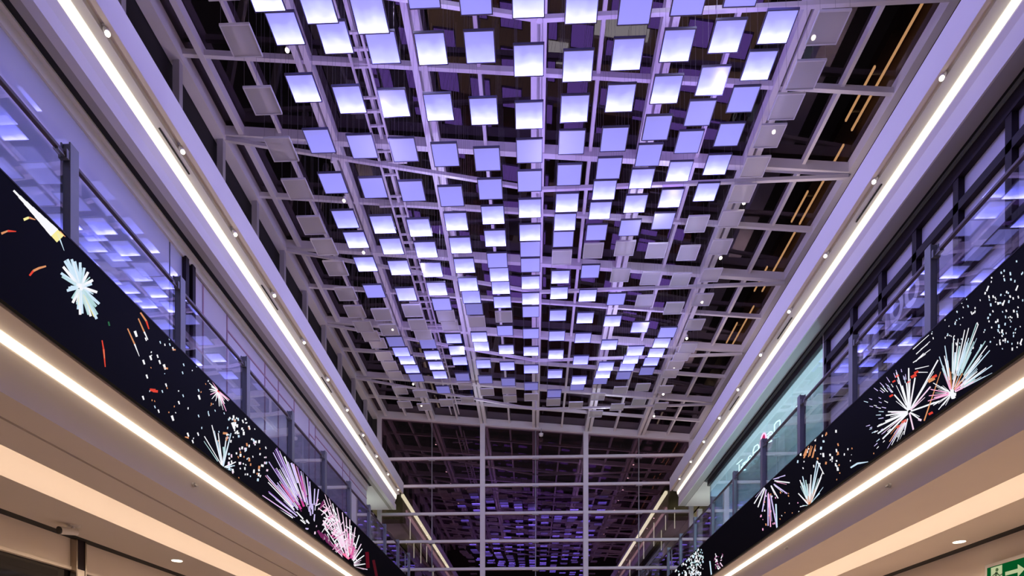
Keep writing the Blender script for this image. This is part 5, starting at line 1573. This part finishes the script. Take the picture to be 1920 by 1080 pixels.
# upper shopfronts --------------------------------------------------------
def window(name, loc):
    w = structure(bpy.data.objects.new(name, None)); COL.objects.link(w); w.location = (loc[0], loc[1], loc[2]+EYE); OFF[w.name] = Vector(w.location); return w
w = window('window_2', (-6.55, 6, 4.88))
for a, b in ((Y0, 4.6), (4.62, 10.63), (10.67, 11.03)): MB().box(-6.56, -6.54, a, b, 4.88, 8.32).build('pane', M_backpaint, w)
for y in (11.08, 11.30): MB().box(-6.58, -6.46, y-.05, y+.05, 4.88, 8.32).build('mullion', M_frame, w)
h = thing('shop_hoarding', 'glossy lavender white hoarding with thin pinkish joints behind left balustrade', 'hoarding', (-6.55, 17, 4.88))
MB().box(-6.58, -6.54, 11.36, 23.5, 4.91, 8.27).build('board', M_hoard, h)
j = MB()
for y in (11.74, 12.68, 14.5, 15.28, 16.3, 17.4, 17.9, 20.5, 21.3): j.box(-6.54, -6.53, y-.02, y+.02, 4.91, 8.27)
for a, b, hh in ((12.68, 15.28, 7.95), (15.28, 16.3, 7.95), (17.9, 23.5, 8.0), (17.4, 17.9, 7.85), (17.4, 17.9, 6.3), (17.4, 17.9, 5.9), (11.36, 11.74, 6.9)): j.box(-6.54, -6.53, a, b, hh-.02, hh+.02)
j.build('joint_strip', M_joint, h)
# right: dark framed glazing
w = window('window_3', (6.75, 8, 4.88))
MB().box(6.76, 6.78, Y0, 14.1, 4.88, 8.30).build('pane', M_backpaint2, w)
for y in (2.45, 3.5, 4.55, 5.6, 6.65, 7.7, 8.72, 9.78, 10.82, 11.86, 12.9, 14.05): MB().box(6.66, 6.76, y-.06, y+.06, 4.88, 8.30).build('mullion', M_frame, w)
MB().box(6.66, 6.76, Y0, 14.1, 7.72, 7.86).build('transom', M_frame, w)
MB().box(6.66, 6.76, Y0, 14.1, 6.68, 6.80).build('transom', M_frame, w)
MB().box(6.65, 6.77, Y0, 14.1, 8.24, 8.46).build('head_frame', M_frame, w)
# right: teal-lit shop
w = window('window_4', (6.75, 18.5, 4.88))
for a, b in ((14.2, 15.9), (15.92, 17.6), (17.62, 19.3), (19.32, 21.2), (21.22, 23.2)): MB().box(6.70, 6.715, a, b, 4.88, 8.46).build('pane', M_shopglass, w)
MB().box(6.68, 6.74, 14.10, 14.2, 4.88, 8.46).build('mullion', M_steel, w)
MB().box(6.66, 6.76, 14.2, 23.4, 8.28, 8.46).build('head_frame', M_frame, w)
for a in (16.8, 18.9): MB().tube((6.68, a, 5.0), (6.68, a-2.2, 6.15), .008, 6).build('glass_stay', M_post, w)
m = MB(); m.box(8.6, 8.7, 14.1, 23.4, 4.88, 8.5); m.box(6.78, 8.7, 14.05, 14.12, 4.88, 8.5); m.box(6.78, 8.7, 23.3, 23.4, 4.88, 8.5); structure(m.build('wall_right', M_teal))
structure(MB().box(6.79, 8.7, 14.1, 23.4, 8.47, 8.6).build('ceiling', M_white))
for i, (y, lab) in enumerate(((15.2, 'nearest'), (17.5, 'second nearest'), (19.8, 'third nearest'), (22.2, 'farthest'))):
    d = thing('shop_downlight', 'round downlight in the teal shop ceiling, %s of four' % lab, 'downlight', (7.6, y, 8.43), 'teal shop downlights')
    MB().tube((7.6, y, 8.44), (7.6, y, 8.47), .12, 16).build('trim_ring', M_steel, d); MB().tube((7.6, y, 8.43), (7.6, y, 8.445), .10, 16).build('lens', M_tealight, d)
for y in (16.3, 18.8, 20.6):
    p = thing('display_stand', 'slim white display stand inside the teal shop, %s' % {16.3: 'nearest to the dark glazing', 18.8: 'middle of three', 20.6: 'farthest of three'}[y], 'stand', (8.2, y, 4.88))
    MB().box(8.0, 8.4, y-.2, y+.2, 4.88, 5.9).build('plinth', M_white, p, bevel=.01); MB().box(7.98, 8.42, y-.22, y+.22, 5.9, 5.93).build('top', M_steel, p)

# shop signs ---------------------------------------------------------------
s = thing('neon_sign', 'white neon lettering with a crimson oval on teal shop window', 'sign', (6.62, 17.7, 7.3))
for p in NEON: MB().poly([(6.62, a, b) for a, b in p], .016, 6).build('letter', M_neon, s)
MB().poly([(6.62, a, b) for a, b in NEON_OVAL+NEON_OVAL[:1]], .022, 6).build('oval_ring', M_neonpink, s)
m = MB(); m.face([(6.63, 17.649+(a-17.649)*.9, 7.515+(b-7.515)*.9) for a, b in NEON_OVAL]); m.face([(6.645, 17.649+(a-17.649)*.9, 7.515+(b-7.515)*.9) for a, b in NEON_OVAL]); m.build('oval_face', M_crimson, s)
s = thing('letter_sign', 'row of pale rounded metal letters on the dark framed shop glazing', 'sign', (6.62, 11.5, 6.85))
def ring(cy, ch, ry, rh, a0=0, a1=360, n=22): return [(6.60, cy-ry*math.cos(math.radians(a0+(a1-a0)*i/n)), ch+rh*math.sin(math.radians(a0+(a1-a0)*i/n))) for i in range(n+1)]
def flat_ring(m, cy, ch, ry, rh, iy, ih, x0, x1, n=28):
    p = lambda a, r, q, x: (x, cy-r*math.cos(a), ch+q*math.sin(a))
    for i in range(n):
        a, b = 2*math.pi*i/n, 2*math.pi*(i+1)/n
        for x in (x0, x1): m.face([p(a, ry, rh, x), p(b, ry, rh, x), p(b, iy, ih, x), p(a, iy, ih, x)])
        m.face([p(a, ry, rh, x0), p(b, ry, rh, x0), p(b, ry, rh, x1), p(a, ry, rh, x1)]); m.face([p(a, iy, ih, x0), p(b, iy, ih, x0), p(b, iy, ih, x1), p(a, iy, ih, x1)])
    return m
for cy in (10.62, 11.06): flat_ring(MB(), cy, 7.06, .20, .25, .10, .14, 6.50, 6.64).build('letter', M_letter, s)
MB().poly([(6.6, 11.62, 7.2), (6.6, 11.5, 7.27), (6.6, 11.5, 6.84)], .045, 8).build('letter', M_letter, s)
m = MB().poly(ring(12.0, 7.06, .13, .16), .045, 8); m.poly([(6.6, 11.87, 7.2), (6.6, 11.87, 6.8), (6.6, 11.97, 6.7), (6.6, 12.12, 6.75)], .04, 8); m.build('letter', M_letter, s)
m = MB().poly([(6.6, 12.42, 7.2), (6.6, 12.42, 6.88)], .045, 8); m.tube((6.6, 12.42, 7.32), (6.6, 12.42, 7.38), .05, 8); m.build('letter', M_letter, s)
MB().box(6.60, 6.66, 10.4, 12.6, 6.84, 6.87).build('bracket_rail', M_frame, s)

# track spots, diffusers, sensors -----------------------------------------
def make_spot(x, y, h, k, dirv):
    r = thing('track_spot', '', 'spotlight', (x, y, h))
    MB().box(x-.025, x+.025, y-.04, y+.04, h-.03, h).build('bracket', M_white, r)
    d = Vector(dirv).normalized(); a = Vector((x, y, h-.05)); b = a+d*.12
    MB().tube(a, b, .034, 14, .038).build('body', M_white, r, smooth=False)
    MB().tube(b, b+d*.012, .030, 14).build('lens', M_spot, r)
    return r
LS = [8.05+1.765*i for i in range(-3, 11)]; RS = [9.05+1.755*i for i in range(-4, 10)]
for side, xs, ys, k in (('left', -5.84, LS, -1), ('right', 6.0, RS, 1)):
    p = make_spot(xs, ys[0], 9.24, k, (-k*.55, -.35, -1.0))
    n = len(ys)
    for i, y in enumerate(ys):
        o = p if i == 0 else copy_tree(p)
        o.location = (xs, y, 9.24+EYE)
        o['label'] = 'small white spotlight under the %s bulkhead, %s from the glass end wall' % (side, ordinal(n-i))
        o['group'] = 'spotlights along the %s bulkhead' % side
for side, x, h, ys in (('left', -5.95, 9.143, (9.83, 13.45, 17.2, 20.85)), ('right', 6.14, 9.143, (7.6, 11.3, 15.0, 18.7))):
    for i, y in enumerate(ys):
        tag(MB().box(x-.012, x+.012, y-.42, y+.42, h-.012, h+.006).build('slot_diffuser', M_black), 'thin black slot diffuser in the %s bulkhead underside, %s from the front' % (side, ordinal(i+1)), 'air vent', 'slot diffusers in the %s bulkhead' % side)
# small sensors on the lower bulkheads
for x, y, h, lab in ((-5.56, 9.75, 3.58, 'tiny white sensor on the pale band under the left screen'), (5.80, 10.1, 3.55, 'tiny white sensor under the right screen, nearer one'), (5.80, 14.1, 3.55, 'tiny white sensor under the right screen, farther one')):
    r = thing('sensor', lab, 'sensor', (x, y, h)); k = 1 if x < 0 else -1
    MB().tube((x-k*.04, y, h), (x, y, h), .035, 10).build('base', M_sensor, r); MB().tube((x, y, h), (x+k*.04, y, h-.03), .018, 8).build('head', M_sensor, r)
# cctv
r = thing('security_camera', 'white bullet camera with black lens beside the steel column', 'camera', (-8.50, 10.7, 3.27))
MB().tube((-8.46, 10.85, 3.27), (-8.46, 10.85, 3.235), .10, 16).build('mount', M_cam, r)
MB().tube((-8.46, 10.85, 3.24), (-8.49, 10.80, 3.15), .025, 8).build('arm', M_cam, r)
MB().tube((-8.45, 10.90, 3.15), (-8.55, 10.62, 3.11), .06, 14, .075).build('body', M_cam, r); MB().tube((-8.55, 10.62, 3.11), (-8.557, 10.60, 3.107), .068, 14).build('lens', M_lensk, r)
# downlights in the lower soffits
for x, y, lab in ((-8.18, 13.6, 'lit round downlight in the brown soffit under left balcony'), (8.62, 12.55, 'lit round downlight in the brown soffit under right balcony')):
    r = thing('downlight', lab, 'downlight', (x, y, 3.25))
    MB().tube((x, y, 3.255), (x, y, 3.28), .13, 20).build('trim_ring', M_cam, r); MB().tube((x, y, 3.245), (x, y, 3.257), .11, 20).build('lens', M_down, r)
# exit sign
r = thing('exit_sign', 'green emergency exit sign with running figure and arrow at right', 'sign', (9.1, 11.960, 2.185))
xs = 9.08
MB().box(xs, 9.19, 10.910, 12.490, 2.135, 2.765).build('housing', M_cam, r, bevel=.01)
MB().box(xs-.006, xs, 10.960, 12.420, 2.175, 2.685).build('face', M_greenglow, r)
g = MB().box(xs-.012, xs-.006, 12.030, 12.310, 2.205, 2.665).build('picture_field', M_pict, r)
def flat(m, pts, x0=xs-.018, x1=xs-.012):
    m.face([(x0, a, b) for a, b in pts]); m.face([(x1, a, b) for a, b in pts])
m = MB()
m.tube((xs-.018, 12.150, 2.595), (xs-.012, 12.150, 2.595), .035, 12)
def limb(m, a, b, w, x0=xs-.018):
    dy, dh = b[0]-a[0], b[1]-a[1]; l = math.hypot(dy, dh); ny, nh = -dh/l*w/2, dy/l*w/2
    flat(m, [(a[0]+ny, a[1]+nh), (b[0]+ny, b[1]+nh), (b[0]-ny, b[1]-nh), (a[0]-ny, a[1]-nh)])
for a, b, w_ in (((12.160, 2.555), (12.190, 2.405), .06), ((12.160, 2.535), (12.250, 2.505), .025), ((12.250, 2.505), (12.290, 2.425), .022), ((12.150, 2.535), (12.080, 2.465), .025), ((12.080, 2.465), (12.020, 2.485), .022), ((12.190, 2.415), (12.140, 2.325), .035), ((12.140, 2.325), (12.110, 2.225), .03), ((12.190, 2.415), (12.240, 2.315), .035), ((12.240, 2.315), (12.290, 2.265), .03)): limb(m, a, b, w_)
m.build('running_figure', M_green, r)
m = MB(); flat(m, [(11.940, 2.505), (11.640, 2.505), (11.640, 2.585), (11.480, 2.465), (11.640, 2.355), (11.640, 2.435), (11.940, 2.435)]); m.build('arrow', M_pict, r)

# ------------------------------------------------------------------ roof
rf = structure(bpy.data.objects.new('ceiling', None)); COL.objects.link(rf); rf.location = (0, 16, 12.5+EYE); OFF[rf.name] = Vector(rf.location)
XK = [-5.80, -4.62, -3.44, -2.26, -1.08, .10, 1.28, 2.46, 3.64, 4.82, 6.0]
YF = 3.5
m = MB(); m.prism([(-7.25, roof_h(-7.25)+.16), (7.1, roof_h(7.1)+.16), (7.1, roof_h(7.1)+.18), (-7.25, roof_h(-7.25)+.18)], YF, YE); m.build('glazing', M_roofglass, rf)
for i, x in enumerate(XK):
    h = roof_h(x); m = MB()
    if i % 2:   # double main rafter with a dark groove
        m.box(x-.15, x-.03, YF, YE, h-.10, h+.16); m.box(x+.03, x+.15, YF, YE, h-.10, h+.16); m.box(x-.03, x+.03, YF, YE, h+.05, h+.16)
        m.build('main_rafter', M_steel, rf)
    else:
        m.box(x-.036, x+.036, YF, YE, h-.0, h+.16); m.build('rafter', M_steel, rf)
m = MB().box(-6.76, -6.64, YF, YE, roof_h(-6.7)-.08, roof_h(-6.7)+.14); m.build('rafter', M_steel, rf)
MB().box(-7.34, -7.08, YF, YE, roof_h(-7.2)-.20, roof_h(-7.2)+.16).build('edge_beam', M_steel, rf)
MB().box(6.98, 7.14, YF, YE, roof_h(7.05)-.10, roof_h(7.05)+.16).build('edge_beam', M_steel, rf)
yb = [27.4-1.712*i for i in range(14)]
for i, y in enumerate(yb):
    a, b = (-7.2, y, roof_h(-7.2)), (7.05, y, roof_h(7.05))
    if i == 0:
        MB().beam(a, b, .24, .30).build('head_beam', M_steel, rf)
    elif i % 2 == 0:
        MB().beam(a, b, .13, .21).build('main_purlin', M_steel, rf)
        c0 = (.1, y, 11.62)
        t = MB(); t.beam((-7.1, y, roof_h(-7.1)-.16), c0, .065, .075); t.beam(c0, (7.0, y, roof_h(7.0)-.16), .065, .075)
        t.build('tie_chord', M_steel, rf)
        t = MB(); t.tube((.1, y, 11.58), (.1, y, roof_h(.1)), .05, 8)
        for x in (-4.62, 4.82):
            hh = 11.62+(roof_h(x)-.16-11.62)*abs(x-.1)/7
            t.tube((x, y, hh), (x, y, roof_h(x)), .03, 6)
        t.build('strut', M_steel, rf)
    else:
        MB().beam(a, b, .075, .11).build('purlin', M_steel, rf)
    # clerestory posts on the left
    if i: MB().box(-7.27, -7.13, y-.06, y+.06, 9.2, roof_h(-7.2)-.1).build('clerestory_post', M_steel2, rf)
# maintenance ladder lying on the roof bars
lad = thing('roof_ladder', 'pale steel access ladder laid along the left half of roof', 'ladder', (-3.44, 15, 12.7))
hl = roof_h(-3.44)-.10
m = MB()
for x in (-3.62, -3.28): m.box(x-.022, x+.022, 6, 26.6, hl, hl+.06)
m.build('side_rail', M_steel, lad)
for i in range(32): MB().box(-3.62, -3.28, 6.4+.62*i, 6.44+.62*i, hl+.01, hl+.045).build('rung', M_steel, lad)
for i in range(16): MB().box(-3.95, -2.98, 6.7+1.24*i, 6.75+1.24*i, hl+.02, hl+.06).build('outrigger', M_steel, lad)
# upper walls behind the bulkheads, and the night-dark lining beyond the glass
structure(MB().box(-7.42, -7.36, Y0, YE, 8.6, 13.0).build('wall_left', M_void))
structure(MB().box(6.3, 7.2, Y0, YE, 9.69, 9.75).build('trim_3', M_void))
structure(MB().box(-7.36, -6.19, Y0, YE, 9.55, 9.62).build('trim_4', M_void))

# roof spotlights hanging from the rafters
def make_roof_spot(x, y, h):
    r = thing('roof_spot', '', 'spotlight', (x, y, h))
    MB().tube((x, y, h), (x, y, h-.10), .012, 6).build('stem', M_steel2, r)
    MB().tube((x, y, h-.10), (x-.01, y-.04, h-.22), .036, 12, .042).build('body', M_white, r)
    MB().tube((x-.01, y-.04, h-.22), (x-.0115, y-.045, h-.235), .034, 12).build('lens', M_spot, r)
    return r
for side, x, ys in (('left', -4.74, [8.05+1.75*i for i in range(11)]), ('right', 4.94, [9.1+1.76*i for i in range(10)])):
    hs = roof_h(x)-.12; p = None
    for i, y in enumerate(ys):
        if p is None: p = o = make_roof_spot(x, y, hs)
        else: o = copy_tree(p)
        o.location = (x, y, hs+EYE)
        o['label'] = 'tiny bright spotlight hung from the %s main rafter, %s from the glass end wall' % (side, ordinal(len(ys)-i))
        o['group'] = 'spotlights on the %s rafter' % side

# light strips on the building beyond the right roof edge
for i, (a, b, w2) in enumerate(((5.0, 15.6, 0), (16.0, 18.6, 0), (18.8, 21.6, 0), (22.4, 24.8, 0), (14.2, 15.5, 1), (17.6, 18.7, 1), (20.6, 21.8, 1), (23.6, 24.9, 1))):
    x = 8.06-.2*w2
    lab = ('%s long gold light strip outside the right edge of the roof glass' % ordinal(i+1)) if not w2 else ('%s short gold light strip doubling the long one outside the roof' % ordinal(i-3))
    r = thing('facade_light_strip', lab, 'light strip', (x, (a+b)/2, 14.45), 'gold strips outside the roof')
    z = 14.47+.15*w2
    MB().box(x-.02, x+.02, a, b, z, z+.05).build('tube', M_gold, r)
    m = MB()
    for y in (a+.2, b-.2): m.box(x, 8.22, y-.02, y+.02, z+.05, z+.08)
    m.build('bracket', M_post, r)
structure(MB().box(8.2, 8.4, 3, 27, 13.6, 15.6).build('wall_right', principled('brown_cladding', (.10, .055, .03, 1), .6)))
r = tag(MB().tube((-2.55, 22.0, 13.3), (-2.65, 26.4, 13.3), .05, 8).build('blue_tube_light', M_blue), 'deep blue tube light outside the far left roof glass', 'tube light')
r = thing('air_grille', 'small white ribbed grille outside the roof at upper left', 'grille', (-5.6, 10.4, 13.2))
gw = principled('grille_white', (.8, .8, .78, 1), .5)
for i in range(9): MB().box(-5.83, -5.57, 10.0+.09*i, 10.05+.09*i, 13.21, 13.24).build('rib', gw, r)
MB().box(-5.88, -5.52, 9.95, 10.8, 13.24, 13.27).build('back_plate', M_steel2, r)

# ------------------------------------------------------------------ light tiles
proto = {}
def make_tile(lit):
    r = thing('light_panel', '', 'panel', (0, 0, 0))
    f = MB(); w, t = .25, .018
    for x0, x1, y0, y1 in ((-w, w, -w, -w+.016), (-w, w, w-.016, w), (-w, -w+.016, -w+.016, w-.016), (w-.016, w, -w+.016, w-.016)): f.box(x0, x1, y0, y1, -t, t)
    f.build('frame', M_tframe if lit else M_gframe, r)
    if lit:
        MB().box(-.234, .234, -.234, .234, -.014, -.004).build('diffuser', M_tile, r)
        MB().box(-.234, .234, -.234, .234, .004, .012).build('back_light', M_top, r)
    else:
        MB().box(-.234, .234, -.234, .234, -.006, .006).build('mesh_sheet', M_unlit, r)
    for x in (-.23, .23):
        for y in (-.23, .23): MB().tube((x, y, .018), (x, y, 1.0), .002, 4, caps=False).build('cable', M_cable, r)
    return r
proto[1] = make_tile(True); proto[0] = make_tile(False); used = set()
LEVEL = {'B': (1.0, 1.12), 'b': (.68, 1.06), 'V': (.16, 1.0), 'D': (.05, .55)}
LOOK = {'B': 'glowing white', 'b': 'glowing pale blue', 'V': 'glowing violet', 'D': 'dim violet', 'G': 'unlit grey'}
EXTRA = 'BBVBB'
for j in sorted(PANELS):
    n0, st, hs = PANELS[j]
    seq = [(n0+i, st[i], hs[i]) for i in range(len(hs))]
    for q in range(-5, n0):      # the rows overhead, just above the frame, seen mirrored in the end wall
        seq.append((q, 'G' if abs(j) == 6 else EXTRA[(q+j) % 5], round(10.75+.45*math.sin((q*.8+j*.5)), 2)))
    last = max(s_[0] for s_ in seq)
    for n, s_, h in seq:
        k = 0 if s_ == 'G' else 1
        o = copy_tree(proto[k]) if k in used else proto[k]; used.add(k)
        x = .8*j-.075-(.03 if j == -5 else 0)+(.03 if j == -6 else 0); y = 9.87+.8*n
        h = min(h, roof_h(x)-.25)
        o.location = (x, y, h+EYE)
        for ch in o.children:
            if ch.name.startswith('diffuser'): ch.color = (LEVEL[s_][0]*random.uniform(.88, 1.08), LEVEL[s_][1]*random.uniform(.94, 1.04), 0, 1)
            if ch.name.startswith('cable'): ch.scale.z = (roof_h(x)+.05-h)
        o['label'] = '%s square ceiling panel, %s from the glass wall in %s column from left' % (LOOK[s_], ordinal(last-n+1), ordinal(j+7))
        o['group'] = 'square panels hung under the roof'

# ------------------------------------------------------------------ glass end wall
w = window('window_5', (0, YE, -1.6))
XM = [-6.95, -2.30, 2.36, 7.0]
for a, b in zip(XM, XM[1:]):
    m = MB(); m.face([(a, YE+.02, -1.6), (b, YE+.02, -1.6), (b, YE+.02, roof_h(b)), (a, YE+.02, roof_h(a))]); m.face([(a, YE+.035, -1.6), (b, YE+.035, -1.6), (b, YE+.035, roof_h(b)), (a, YE+.035, roof_h(a))])
    m.build('pane', M_endglass, w)
for x in XM[1:3]: MB().box(x-.11, x+.11, YE-.14, YE+.08, -1.6, roof_h(x)).build('mullion', M_steel, w)
for x in (-7.02, 7.07): 
    MB().box(x-.09, x+.09, YE-.12, YE+.08, -1.6, roof_h(x)).build('mullion', M_steel, w)
for x in (-4.62, .1, 4.75): MB().box(x-.018, x+.018, YE, YE+.045, -1.6, roof_h(x)).build('joint', M_post, w)
for h in (11.1, 9.85, 8.58, 7.32, 6.06, 4.8, 3.5):
    MB().box(-6.95, 7.0, YE-.08, YE+.02, h-.055, h+.055).build('rail', M_steel, w)
m = MB()
for h in (11.1, 9.85, 8.58, 7.32, 6.06):
    for x in (-4.62, .1, 4.75): m.box(x-.14, x+.14, YE-.10, YE+.01, h-.10, h-.055)
m.build('clamp', M_steel2, w)
r = thing('smoke_detector', 'small round white detector under the roof head beam by end wall', 'detector', (.35, 27.1, 11.95))
MB().tube((.35, 27.15, 12.3), (.35, 27.15, 12.05), .02, 6).build('stem', M_steel2, r); MB().tube((.35, 27.15, 12.06), (.35, 27.15, 11.96), .10, 14, .08).build('head', M_white, r)
# column pair beside the right and left end of the corridor
for x, lab in ((-7.55, 'slim white column pair left of the glass end wall'), (7.6, 'slim white column pair right of the glass end wall')):
    r = thing('column', lab, 'column', (x, 26.9, -1.6))
    for d in (-.28, .28): MB().box(x+d-.10, x+d+.10, 26.8, 27.0, -1.6, 8.5).build('shaft', M_white, r)

# ------------------------------------------------------------------ the dark hall beyond the glass
for k, n in ((-1, 'left'), (1, 'right')):
    q = lambda a, b: sorted((k*a, k*b))
    structure(MB().box(*q(7.9, 8.1), YE+.3, 46, -1.6, 9.3).build('wall_'+n, M_olivewall))
    structure(MB().prism([(k*6.05, 10.1), (k*6.05, 9.66), (k*8.0, 9.5), (k*8.0, 10.1)], YE+.3, 46).build('trim_'+('5' if k < 0 else '6'), M_olivewall))
    a = MB().prism([(k*6.0, 9.66), (k*6.0, 9.55), (k*6.12, 9.53), (k*6.12, 9.64)], YE+.4, 43.0)
    tag(a.build('hall_light_strip', M_hall), 'long pale light strip in the dark hall beyond the glass, %s side' % n, 'light strip')
structure(MB().box(-13, 13, 46, 46.2, -1.6, 16).build('wall_far', M_void))
for i, (x, y, h0, h1) in enumerate(PENDANTS):
    side = 'right' if x > 0 else 'left'
    r = thing('pendant_light', 'thin glowing pendant rod beyond the glass wall, %s of six on the %s' % (['nearest', 'second nearest', 'third nearest', 'fourth nearest', 'second farthest', 'farthest'][i % 6], side), 'pendant light', (x, y, h0), 'pendant rods beyond the glass')
    MB().tube((x, y, h0), (x, y, h1), .022, 8).build('rod', M_pend, r); MB().tube((x, y, h1), (x, y, h1+.4), .004, 4).build('cord', M_post, r)

# counters on the mall floor; only their reflections in the roof glass are seen
for x, y, w2, d2, lab in ((-1.6, 24.2, 1.3, 1.0, 'white boxy counter on the mall floor nearest the left'), (.9, 23.0, 2.4, .9, 'long white counter on the mall floor near the end wall'), (-3.9, 22.0, 1.6, 1.6, 'brown square kiosk on the mall floor')):
    r = thing('display_counter', lab, 'counter', (x, y, -1.6), None)
    mt = M_white if 'white' in lab else principled('kiosk_wood', (.30, .15, .08, 1), .5)
    MB().box(x-w2/2, x+w2/2, y-d2/2, y+d2/2, -1.6, -.65).build('base', mt, r, bevel=.02); MB().box(x-w2/2-.04, x+w2/2+.04, y-d2/2-.04, y+d2/2+.04, -.65, -.6).build('top', mt, r)
    if 'white' in lab: MB().box(x-w2/2+.1, x+w2/2-.1, y-d2/2+.1, y+d2/2-.1, -.6, -.58).build('light_top', emit('counter_glow', (.9, 1, .95, 1), 3.0), r)

# ------------------------------------------------------------------ lamps
def lamp(name, typ, loc, col, power, **kw):
    l = bpy.data.lights.new(name, typ); l.color = col; l.energy = power
    for a, b in kw.items(): setattr(l, a, b)
    o = bpy.data.objects.new(name, l); COL.objects.link(o); o.location = (loc[0], loc[1], loc[2]+EYE); return o
# added violet fill lamps boosting the tiles' own light, one amid each block
for y in (7.5, 11.1, 14.9, 18.7):
    for x in (-3.2, 0, 3.2):
        lamp('tile_fill', 'POINT', (x+.33, y+.4, 10.0), (.42, .37, 1.0), VIOLET, shadow_soft_size=0.0, specular_factor=0.0)
for y in (9, 14, 19, 24):
    for x in (-2.5, 2.5):
        lamp('rafter_fill', 'POINT', (x+.33, y+.4, 11.3), (.70, .70, 1.0), UPPER, shadow_soft_size=0.0, specular_factor=0.0)  # added fill lamps lighting the roof beams, without fixtures
for y in (7, 13, 19, 25):
    for x in (-6.1, 6.1):
        lamp('eave_fill', 'POINT', (x, y+.4, 10.4), (1.0, .80, .86), EAVE, shadow_soft_size=0.0, specular_factor=0.0)  # added fill lamps brightening the outer ends of the roof beams
# downlights of the lower soffit light the floor
for y in (4, 7.5, 11, 14.5, 18, 21.5, 25):
    for x in (-7.5, 7.5):
        lamp('soffit_lamp', 'SPOT', (x, y, 3.15), (1.0, .80, .58), DOWN, spot_size=2.9, spot_blend=1.0, shadow_soft_size=0.0, specular_factor=0.0)
for y in (6, 12, 18, 24):
    lamp('hall_lamp', 'SPOT', (0, y, 9.6), (1.0, .82, .62), HALL, spot_size=1.5, spot_blend=.6, shadow_soft_size=0.0, specular_factor=0.0)
for y in (15.4, 17.5, 19.6, 21.8):
    lamp('shop_lamp', 'POINT', (7.5, y, 6.9), (.80, .95, 1.0), SHOP, shadow_soft_size=0.0, specular_factor=0.0)
for x in (-7.1, 7.1):
    lamp('corridor_fill', 'POINT', (x, 25.0, 7.2), (.85, 1.0, .92), 26, shadow_soft_size=0.0, specular_factor=0.0)  # added fill lamps that lighten the corridor ends
for y in (30, 36):
    for x in (-7.2, 7.2): lamp('hall_wall_lamp', 'POINT', (x, y, 8.6), (1.0, .85, .55), 30, shadow_soft_size=0.0, specular_factor=0.0)

# ------------------------------------------------------------------ world, camera, view
wd = bpy.data.worlds.new('night'); S.world = wd; wd.use_nodes = True
bg = wd.node_tree.nodes['Background']; bg.inputs[0].default_value = (.010, .008, .009, 1); bg.inputs[1].default_value = 1.0
cam = bpy.data.cameras.new('camera'); co = bpy.data.objects.new('camera', cam); COL.objects.link(co)
cam.sensor_width = 36; cam.lens = 1133/1920*36; cam.shift_y = (1317-540)/1920
co.location = (0, 0, EYE); co.rotation_euler = (math.radians(90), 0, .0353)
cam.clip_end = 200
S.camera = co
S.view_settings.view_transform = 'Standard'; S.view_settings.look = 'None'; S.view_settings.gamma = 1; S.view_settings.exposure = 0
S.view_settings.use_curve_mapping = False
